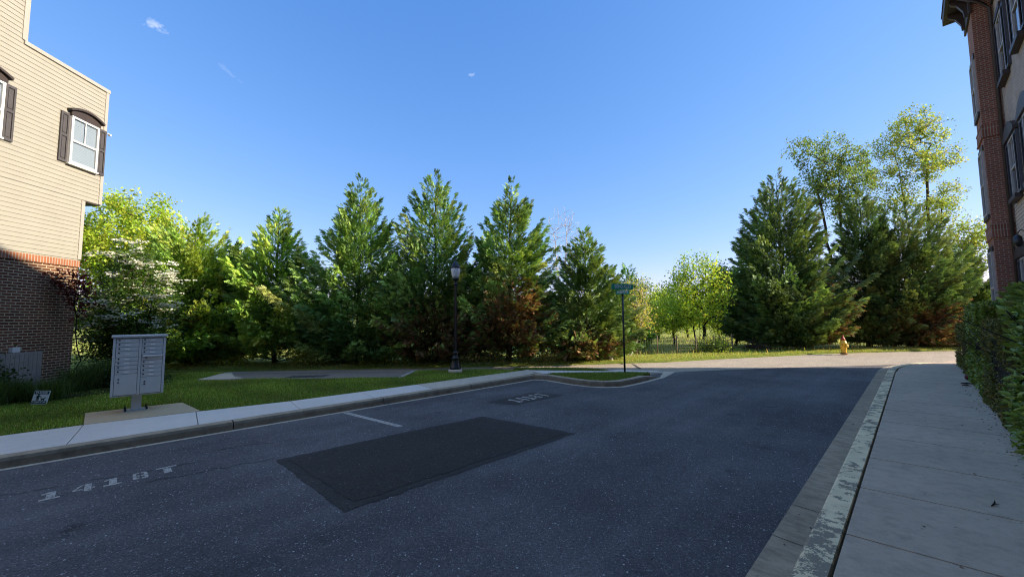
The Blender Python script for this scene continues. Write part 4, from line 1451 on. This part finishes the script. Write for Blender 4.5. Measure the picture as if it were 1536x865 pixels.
hedge('laurel_hedge', 4.9, 9.0, .92, 2.1, 2.15, 41, 'tall leafy dark green laurel hedge nearest on the right', [(.095, .14, .02), (.07, .11, .018), (.135, .175, .03), (.10, .14, .024)], 15000, .105, 'laurel', LEAF2, .05, .10)
hedge('yew_hedge', 9.25, 12.6, .92, 1.85, 1.70, 42, 'clipped dark yew hedge just past the leafy laurel', [(.064, .068, .014), (.048, .055, .013), (.092, .086, .018), (.11, .09, .024)], 42000, .036, 'needle', LEAF1, .06, .04)
hedge('privet_hedge', 12.9, 16.6, .98, 2.0, 2.05, 43, 'taller green hedge between the two clipped yew hedges', [(.095, .13, .018), (.07, .10, .016), (.13, .155, .025)], 22000, .06, 'laurel', LEAF1, .05, .08)
hedge('yew_hedge', 16.9, 21.4, 1.0, 1.9, 1.50, 44, 'clipped low yew hedge at far end of right pavement', [(.064, .070, .014), (.05, .056, .013), (.09, .086, .018)], 26000, .045, 'needle', LEAF1, .06, .05)
# small things on the pavement
q = G(1453, 570, KH)
tag(MB().lathe([(.0, -.01), (.045, .0), (.07, .04), (.075, .07), (.06, .115), (.02, .135)], 14).build('ball', M['hyd_r']), 'small dark red ball lying under the hedge edge', 'ball')
o = bpy.data.objects['ball']; o.location = (q[0], q[1], KH + .012); o.data.materials[0] = plain('dark_red_rubber', (.12, .01, .02), .5, .3)
for i, (a, b) in enumerate((((1441, 575.2), (1459, 576.4)), ((1443, 578.0), (1456, 579.2)))):
    A, B = G(*a, KH), G(*b, KH)
    st = MB().tube([(0, 0, 0), tuple((B - A) * np.array([.5, .5, 0]) + np.array([0, 0, .015])), tuple(B - A)], [.012, .02, .008], 5).build('stick', M['bark_d'])
    st.location = (A[0], A[1], KH + .014)
    tag(st, ['dark stick lying on pavement close to red ball', 'shorter dark stick beside hedge foot, nearer the viewer'][i], 'stick', 'sticks on the pavement')
q = G(1492, 758, KH)
tw_ = MB().tube([(-.055, -.02, .004), (-.015, -.004, .008), (.03, .022, .016), (.062, .05, .022)], [.004, .007, .006, .002], 5)
tw_.tube([(.0, .006, .008), (.045, .0, .012)], [.005, .002], 4)
o = tw_.build('twig', M['bark_d']); o.location = (q[0], q[1], KH + .004)
tag(o, 'small dark twig lying on the near right pavement', 'twig')
# dry leaf litter along the kerbs and the hedge foot
r = np.random.default_rng(31)
parts_P = []
for (s0, s1, p0, p1, z, n) in ((-4, 16, .72, .98, KH + .006, 420), (0, 18, -.93, -.74, .02, 60), (-3, 9, -8.44, -8.3, .016, 70), (-2, 16, -.4, .7, KH + .006, 35), (-1, 8, -8, -1.5, .012, 26)):
    for k in range(n):
        parts_P.append(sp(r.uniform(s0, s1), r.uniform(p0, p1), z))
P = np.array(parts_P); n = len(P)
V, F = stamp(LEAF1[0], LEAF1[1], P, rnd_dir(r, n) * [1, 1, .12], np.array([0, 0, 1.0]) + .3 * r.normal(size=(n, 3)), r.uniform(.015, .04, n))
C = np.array([(.12, .07, .035), (.08, .05, .03), (.18, .12, .06), (.05, .04, .025)])[r.integers(0, 4, n)]
o = np_mesh('leaf_litter', V, F, C, M['leaf']); tag(o, 'scattered dry leaf bits along kerbs and hedge foot', 'leaf litter', kind='stuff')

# ------------------------------------------------------------------ plants by the left house
grasscols = [(.030, .055, .014), (.04, .07, .018), (.055, .085, .022), (.07, .085, .03)]
spots = [((20, 604), .42, 'dark ornamental grass tuft before the slatted screen'), ((75, 600), .40, 'ornamental grass tuft right of the slatted screen, above dog sign'), ((118, 588), .55, 'widest ornamental grass tuft against the shaded brick wall'), ((150, 582), .62, 'tall ornamental grass tuft left of the mailbox'), ((-22, 612), .5, 'ornamental grass tuft at the lawn edge, leftmost of its row')]
for i, ((x, y), h, lab) in enumerate(spots):
    r = np.random.default_rng(60 + i)
    b = G(x, y, KH)
    n = 900
    q = r.normal(size=(n, 3)) * np.array([.13, .13, 0])
    V, F, C = blades(r, q, h, .014, grasscols, .75, .25)
    root = empty('ornamental_grass', tuple(b), lab, 'plant', 'ornamental grasses along the brick wall')
    np_mesh('foliage', V, F, C, M['grass'], root)
weed('low_shrub', at(195, 572, 11.2) * np.array([1, 1, 0]) + np.array([0, 0, KH]), .85, .75, 71, 'low dark shrub behind the mailbox at brick corner', [(.028, .05, .014), (.02, .04, .012), (.04, .065, .018)], 'shrub', n=260, size=.08)
weed('low_shrub', at(-25, 585, 8.9) * np.array([1, 1, 0]) + np.array([0, 0, KH]), .55, .8, 72, 'dark rounded shrub hiding the left end of screen', [(.028, .045, .014), (.02, .036, .012), (.038, .055, .018)], 'shrub', n=300, size=.07)

broadleaf('plum_tree', (-11.55, 10.75, KH), [stem(2.6, (-.05, -.15), 7, seed=2)], [(.02, -.25, 2.75, .26, .34, .50), (.22, -.1, 2.4, .2, .25, .4), (-.05, -.55, 2.85, .2, .3, .25)], 50, 81, 'small slender plum tree with maroon leaves at brick corner',
          [(.06, .014, .014), (.042, .011, .012), (.085, .022, .018)], None, 'tree', 7, .09, .085, .013, 'bark_d', .3, .4)


def bracts(root, arr, ends, r):
    n = 130
    c = arr[np.array(ends)[r.integers(0, len(ends), n)]]
    c = c[(c[:, 2] > 1.1)]
    n = len(c)
    per = 11
    O = np.repeat(c + np.array([.10, -.10, .12]), per, 0) + r.normal(size=(n * per, 3)) * np.array([.17, .17, .045])
    four = np.array([(0, 0, 0), (.5, .3, .06), (1, 0, 0), (.5, -.3, .06)])
    parts = []
    for k in range(4):
        a = k * math.pi / 2
        D = np.stack([np.full(len(O), math.cos(a)), np.full(len(O), math.sin(a)), .12 * r.normal(size=len(O))], 1)
        V, F = stamp(four, np.array([(0, 1, 2, 3)]), O, D, np.array([[.5, -.75, .6]]) + .45 * r.normal(size=(len(O), 3)), np.full(len(O), .095) * r.uniform(.8, 1.2, len(O)))
        parts.append((V, F, np.tile(np.array([.80, .78, .66]), (len(F), 1)) * r.uniform(.85, 1.05, (len(F), 1))))
    V, F, C = join(parts)
    np_mesh('blossom', V, F, C, M['petal'], root)


dg = at(190, 552, 12.6)
broadleaf('dogwood_tree', (dg[0], dg[1], .1), [stem(1.5, (.1, .0), 5, seed=4)], [(0, 0, 2.5, 1.25, 1.1, 1.75), (.2, -.1, 1.3, 1.15, 1.0, .9), (-.95, -.1, 1.5, .75, .8, 1.3)], 260, 82, 'flowering dogwood covered in white bracts beside the brick house',
          [(.050, .092, .018), (.038, .072, .016), (.07, .115, .022)], None, 'tree', 40, .20, .085, .07, 'bark', .65, .5, extra=bracts)

# ------------------------------------------------------------------ the row of cypresses across the street
def brown_lump(cx, cy, cz, rx, rz, f=.85):
    def fn(P, r):
        d = ((P[:, 0] - cx) / rx) ** 2 + ((P[:, 2] - cz) / rz) ** 2 + ((P[:, 1] - cy) / (rx * 1.3)) ** 2
        return (d < 1 + .5 * r.normal(size=len(P))) & (r.uniform(size=len(P)) < f)
    return fn


def place(xpx, top, Y, dz=0.0):
    a = at(xpx, 500, Y); b = at(xpx, top, Y)
    return (a[0], Y, dz), b[2] - dz


GR = 'cypress row across the street'
yl = [(.10, .125, .026), (.125, .15, .03), (.075, .10, .024), (.15, .17, .038), (.055, .08, .02)]
b, h = place(287, 322, 17.4); conifer('cypress_tree', b, h, 2.70, 101, 'round topped yellow green cypress right of the dogwood', GR, 273, yl, brown_lump(.3, -1.0, 1.9, .9, .5, .5), low=.09, shape=0.36)
b, h = place(352, 366, 18.6); conifer('cypress_tree', b, h, 2.16, 102, 'short dark cypress squeezed between two taller yellow green ones', GR, 205, None, None, low=.14, shape=0.62)
b, h = place(412, 314, 17.5); conifer('cypress_tree', b, h, 2.70, 103, 'cypress with narrow pointed tip, third from the left', GR, 250, yl, None, low=.12, shape=0.85, el0=8)
b, h = place(537, 266, 17.6); conifer('cypress_tree', b, h, 2.86, 104, 'bushy cypress with long loose side boughs near its top', GR, 296, None, None, low=.09, shape=0.75, long_tips=.26, el0=18)
b, h = place(652, 257, 17.7); conifer('cypress_tree', b, h, 2.86, 105, 'tallest cypress of row, right behind the street lamp', GR, 307, None, brown_lump(.4, -1.4, 1.2, 1.9, 1.15, .85), low=.07, shape=0.8, el0=20)
b, h = place(763, 270, 17.8); conifer('cypress_tree', b, h, 2.75, 106, 'pointed cypress with large browned patch low on its front', GR, 296, None, brown_lump(.15, -1.3, 1.8, 1.5, 1.5, .88), low=.07, shape=0.9, el0=10, lean=(.15, 0))
b, h = place(880, 342, 18.0); conifer('cypress_tree', b, h, 2.11, 107, 'shorter dark cypress just left of the street sign', GR, 239, [(.048, .066, .022), (.06, .08, .025), (.078, .095, .03)], brown_lump(.0, -1, .6, 1.4, .7, .6), low=.06, shape=0.85)
b, h = place(944, 398, 22.5); conifer('cypress_tree', b, h, 1.25, 108, 'thin cypress top peeping up behind the street sign', GR, 120, [(.04, .07, .02), (.05, .08, .022)], None, low=.08, shape=0.7)
GR2 = 'cypresses on the right across the street'
dk = [(.040, .055, .022), (.030, .044, .018), (.054, .070, .026), (.072, .085, .030)]
b, h = place(1178, 258, 24.4, .0); conifer('cypress_tree', b, h, 3.6, 111, 'huge broad dark cypress left of the fire hydrant', GR2, 380, dk, brown_lump(1.7, -1.4, 1.8, 1.5, 1.9, .7), low=.04, shape=0.64, size=.27)
b, h = place(1304, 282, 25.0, .0); conifer('cypress_tree', b, h, 3.0, 112, 'cypress with sharp tip between two broader dark ones', GR2, 290, dk, None, low=.05, shape=0.85, size=.27)
b, h = place(1365, 306, 24.2, .0); conifer('cypress_tree', b, h, 3.2, 113, 'broad cypress right of the hydrant with browned lower boughs', GR2, 380, dk, brown_lump(.2, -1.8, 1.3, 2.3, 1.1, .75), low=.04, shape=0.58, size=.27)
b, h = place(1452, 368, 24.0, .0); conifer('cypress_tree', b, h, 1.9, 114, 'dark cypress half hidden behind the brick bay and hedge', GR2, 230, dk, None, low=.04, shape=0.6, size=.27)

# ------------------------------------------------------------------ broadleaf trees
spring = [(.20, .26, .028), (.26, .31, .036), (.15, .22, .025), (.31, .33, .05)]
b, h = place(185, 284, 21.0)
broadleaf('maple_tree', b, [stem(3.4, (.1, .1), 6, seed=6)], [(0, 0, h - 2.6, 2.7, 2.4, 2.5), (1.1, -.3, h - 4.0, 1.9, 1.9, 2.0), (-1.6, 0, h - 3.4, 1.8, 1.8, 2.0), (.3, -.4, 2.6, 2.2, 1.8, 1.6)], 480, 201, 'big bright yellow green maple rising behind the dogwood', spring, None, 'tree', 28, .22, .14, .16, 'bark', .4, .6)
b, h = place(255, 330, 22.5)
broadleaf('maple_tree', b, [stem(2.6, (.1, .0), 5, seed=16)], [(0, 0, h - 2.0, 1.6, 1.5, 2.0), (.2, 0, h - 3.6, 1.5, 1.4, 1.6)], 150, 202, 'smaller yellow green maple between big maple and round cypress', spring, None, 'tree', 30, .28, .14, .1, 'bark', .45, .6)
# bare pale tree
b, h = place(849, 304, 29.0)
broadleaf('bare_tree', b, [stem(h * .9, (.2, 0), 14, wob=.03, seed=7), stem(h * .78, (-.8, 0), 12, wob=.03, seed=29)], [(0, 0, h * .72, 1.5, 1.5, h * .28), (.1, 0, h * .48, 1.9, 1.7, h * .16)], 480, 203, 'leafless pale tree standing behind the cypress row', spring, None, 'tree', 0, .2, .1, .055, 'bark_p', bow=-.15, r_min=.011)
# the group round the open meadow
b, h = place(1052, 376, 22.6)
A_cols = [(.20, .29, .03), (.26, .33, .04), (.15, .23, .03), (.31, .35, .06)]
broadleaf('locust_tree', b, [stem(2.1, (-.35, .1), 5, -.12, 0, seed=8), stem(2.4, (.15, .1), 5, .1, 0, seed=9), stem(2.0, (.02, .2), 5, 0, .1, seed=10)],
          [(0, 0, h - 1.5, 1.55, 1.4, 1.45), (-1.0, 0, h - 2.7, 1.1, 1.1, 1.0), (.9, 0, h - 2.4, 1.0, 1.1, 1.1), (-.2, 0, h - 3.4, 1.6, 1.3, .7)], 330, 211, 'open crowned bright green tree with several dark stems by bush', A_cols, None, 'tree', 13, .17, .125, .085, 'bark_d', .45, .5, bow=-.1)
b, h = place(1010, 420, 27.0)
broadleaf('young_maple_tree', b, [stem(1.5, (0, 0), 4, seed=11)], [(0, 0, h - 1.3, 1.15, 1.1, 1.3), (-.2, 0, h - 2.4, 1.35, 1.2, .9), (.8, 0, h - 2.6, .8, .8, .8)], 210, 212, 'small lime green tree with short trunk in the meadow', spring, None, 'tree', 13, .18, .12, .08, 'bark', .5, .5)
b, h = place(957, 412, 26.0)
broadleaf('young_maple_tree', b, [stem(1.3, (.0, 0), 4, seed=12)], [(0, 0, h - 1.5, 1.2, 1.1, 1.5), (.1, 0, h - 2.8, 1.4, 1.2, 1.0)], 220, 213, 'lime green meadow tree right behind the street sign post', [(.24, .30, .04), (.29, .33, .05), (.18, .24, .035)], None, 'tree', 13, .19, .12, .09, 'bark', .5, .5)
for i_, (px_, top_, Y_, seed_, lab_) in enumerate(((988, 428, 33.0, 231, 'far lime tree just right of the street sign, deep in meadow'), (1032, 432, 36.0, 232, 'far lime tree seen between the short meadow tree and dark stems'), (1078, 436, 32.0, 233, 'far lime tree right of the dark stemmed tree, above the bush'), (1000, 446, 44.0, 234, 'smallest and farthest lime tree in the middle of meadow'))):
    b, h = place(px_, top_, Y_)
    broadleaf('young_maple_tree', b, [stem(1.5, (0, 0), 4, seed=seed_)], [(0, 0, h - 1.5, 1.5, 1.4, 1.5), (.4, 0, h * .42, 1.8, 1.5, h * .3), (-.8, 0, h * .5, 1.3, 1.2, h * .28)], 190, seed_, lab_, [(.22, .29, .035), (.27, .32, .045), (.17, .23, .03)], 'lime trees deep in the meadow', 'tree', 15, .22, .15, .09, 'bark', .5, .5)
b, h = place(940, 408, 19.6)
broadleaf('sapling_tree', b, [stem(1.9, (.75, .0), 6, .1, 0, seed=13)], [(.45, 0, h - 1.3, .75, .7, 1.2), (.9, 0, h - 2.1, .6, .6, .8)], 90, 214, 'slim leaning sapling with pale trunk beside the street sign', [(.24, .26, .06), (.29, .29, .08), (.32, .25, .12), (.2, .24, .05)], None, 'tree', 12, .17, .09, .04, 'bark_p', .5, .5)
b, h = place(1098, 392, 26.5)
D_cols = [(.085, .145, .026), (.07, .12, .024), (.115, .175, .032)]
broadleaf('hornbeam_tree', b, [stem(1.8, (0, 0), 5, seed=14), stem(1.7, (.3, 0), 5, .2, 0, seed=15)], [(0, 0, h - 1.6, 1.25, 1.2, 1.6), (.9, 0, h - 2.2, 1.2, 1.2, 1.6), (.2, 0, h - 3.4, 1.5, 1.3, 1.0)], 220, 215, 'mid green tree tucked against the huge dark cypress', D_cols, None, 'tree', 30, .24, .13, .09, 'bark_d', .5, .5)
# tall airy honey locusts on the right
lc = [(.15, .20, .038), (.19, .24, .045), (.11, .16, .03), (.24, .25, .07)]
b, h = place(1386, 166, 27.5, .0)
broadleaf('honey_locust_tree', b, [stem(h * .86, (-.9, 0), 14, .0, 0, .04, seed=17), stem(h * .88, (1.1, 0), 14, .3, 0, .04, seed=18), stem(h * .7, (2.2, .2), 12, .35, 0, .04, seed=27)],
          [(.2, 0, h - 1.0, 1.17, 1.30, 1.30), (-1.1, 0, h - 2.5, 1.30, 1.30, 1.04), (1.7, .2, h - 1.5, 1.17, 1.17, 1.30), (2.5, 0, h - 3.5, 1.17, 1.17, 1.04), (-2.3, 0, h - 4.3, 1.17, 1.17, 0.91), (.4, -.3, h - 4.2, 1.30, 1.43, 1.30),
           (2.8, .2, h - 5.9, 1.04, 1.04, 0.91), (-1.3, 0, h - 6.2, 1.43, 1.30, 1.04), (1.3, 0, h - 7.3, 1.56, 1.43, 1.17), (-2.4, 0, h - 7.6, 1.04, 1.04, 0.91)], 760, 221, 'tallest airy honey locust reaching above the right cypresses', lc, 'honey locusts behind the right cypresses', 'tree', 9, .15, .13, .09, 'bark', .3, .6, bow=-.1)
b, h = place(1268, 205, 26.0, .0)
broadleaf('honey_locust_tree', b, [stem(h * .84, (.3, 0), 12, 0, 0, .04, seed=19), stem(h * .74, (-1.2, 0), 12, 0, 0, .04, seed=28)],
          [(0, 0, h - .9, 1.04, 1.17, 1.17), (-2.1, 0, h - .7, 1.04, 1.04, 0.65), (-1.2, 0, h - 2.0, 1.17, 1.17, 1.04), (1.3, 0, h - 1.6, 1.17, 1.17, 1.17), (0, -.2, h - 3.2, 1.43, 1.30, 1.17), (2.1, 0, h - 3.2, 1.04, 1.04, 1.04), (-1.5, 0, h - 3.9, 1.30, 1.30, 1.04), (1.0, 0, h - 4.7, 1.43, 1.30, 1.17)], 620, 222, 'airy honey locust behind the huge dark cypress', [(.08, .13, .03), (.10, .155, .035), (.13, .17, .05)], 'honey locusts behind the right cypresses', 'tree', 9, .15, .125, .075, 'bark', .3, .6, bow=-.1)
b, h = place(1462, 322, 26.5, .0)
broadleaf('honey_locust_tree', b, [stem(h * .82, (.7, 0), 12, -.4, 0, .04, seed=20)],
          [(0, 0, h - 1.4, 1.3, 1.3, 1.5), (-.8, 0, h - 3.0, 1.0, 1.2, 1.2), (.9, 0, h - 2.6, 1.2, 1.2, 1.4)], 260, 223, 'leaning honey locust showing beside the brick bay', lc, 'honey locusts behind the right cypresses', 'tree', 9, .15, .13, .07, 'bark', .3, .6, bow=-.1)

# ------------------------------------------------------------------ low growth along the far verge
wc = [(.26, .31, .05), (.32, .34, .08), (.38, .34, .12), (.2, .26, .04)]
olive = [(.22, .22, .06), (.29, .25, .09), (.17, .18, .05), (.36, .27, .13)]
WL = [((345, 553), 17.0, .8, .55, wc, 'bright weeds between the round cypress and dark cypress'), ((470, 551), 17.2, .9, .75, wc, 'yellow weeds under the gap left of bushy cypress'), ((505, 550), 17.4, .6, .5, olive, 'dry olive weeds at the foot of bushy cypress'),
      ((562, 549), 17.0, .55, .45, wc, 'low light green weeds right of bushy cypress foot'), ((592, 548), 17.2, .85, 1.0, wc, 'tall pale green weed clump left of the street lamp'), ((700, 548), 17.2, .8, .6, olive, 'brownish weed clump right behind the street lamp'),
      ((738, 547), 17.4, .7, .55, olive, 'olive weed clump between lamp and browned cypress'), ((830, 546), 17.4, .8, .5, olive, 'dry weed clump between browned cypress and dark cypress'), ((862, 546), 17.5, .5, .45, [(.06, .11, .05), (.09, .14, .06)], 'bluish green weed clump before the dark short cypress')]
for i, ((x, y), Y, rad, hgt, cols, lab) in enumerate(WL):
    q = at(x, y, Y)
    weed('weed_clump', (q[0], Y, .03), rad, hgt, 300 + i, lab, cols, 'weeds', 'weeds along the far verge', n=150, per=9, size=.085)
q = at(1070, 530, 21.2)
weed('roadside_bush', (q[0], 21.4, .03), 1.05, .75, 320, 'rounded leafy bush under the open crowned tree', [(.10, .16, .03), (.15, .2, .04), (.06, .1, .02), (.2, .2, .07)], 'bush', None, 260, 12, .09)
q = at(1136, 525, 22.0)
r = np.random.default_rng(12)
root = empty('brush_pile', (q[0], 22.2, .03), 'low pile of brown dead brush beside dark cypress', 'brush')
m = MB()
for k in range(130):
    a = r.uniform(0, 6.28); c = r.normal(size=2) * .38; L = r.uniform(.3, .8); e = r.uniform(-.1, .6); z = abs(r.normal()) * .25 * max(0, 1 - np.hypot(*c)) + .03
    d = np.array([math.cos(a), math.sin(a), e]) * L / 2; c3 = np.array([c[0], c[1], z + .1])
    m.tube([c3 - d * [1, 1, .3], c3 + d], [.016, .006], 3)
m.build('branches', M['bark'], root)
# stump beside the short cypress
q = at(917, 545, 17.4)
tag(MB().lathe([(.12, 0), (.10, .12), (.09, .62), (.07, .66)], 9).build('tree_stump', M['bark_p']), 'pale cut tree stump right of the short dark cypress', 'stump').location = (q[0], 17.5, .03)

# wire fence along the meadow
fence = empty('wire_fence', (0, 0, 0), 'low wire field fence with thin posts before the meadow', 'fence')
A, B = np.array([5.0, 19.4, 0]), np.array([11.6, 21.3, 0])
m = MB()
for z in (.12, .26, .40, .54, .70, .86):
    m.tube([A + [0, 0, z], B + [0, 0, z]], .006, 4)
for k in range(52):
    q = A + (B - A) * k / 51
    m.tube([q + [0, 0, .1], q + [0, 0, .87]], .005, 3)
m.build('wire_mesh', M['wire'], fence)
for k in range(7):
    q = A + (B - A) * k / 6
    MB().tube([q + [0, 0, -.1], q + [0, 0, 1.0]], .03, 6).build('post', M['post'], fence)
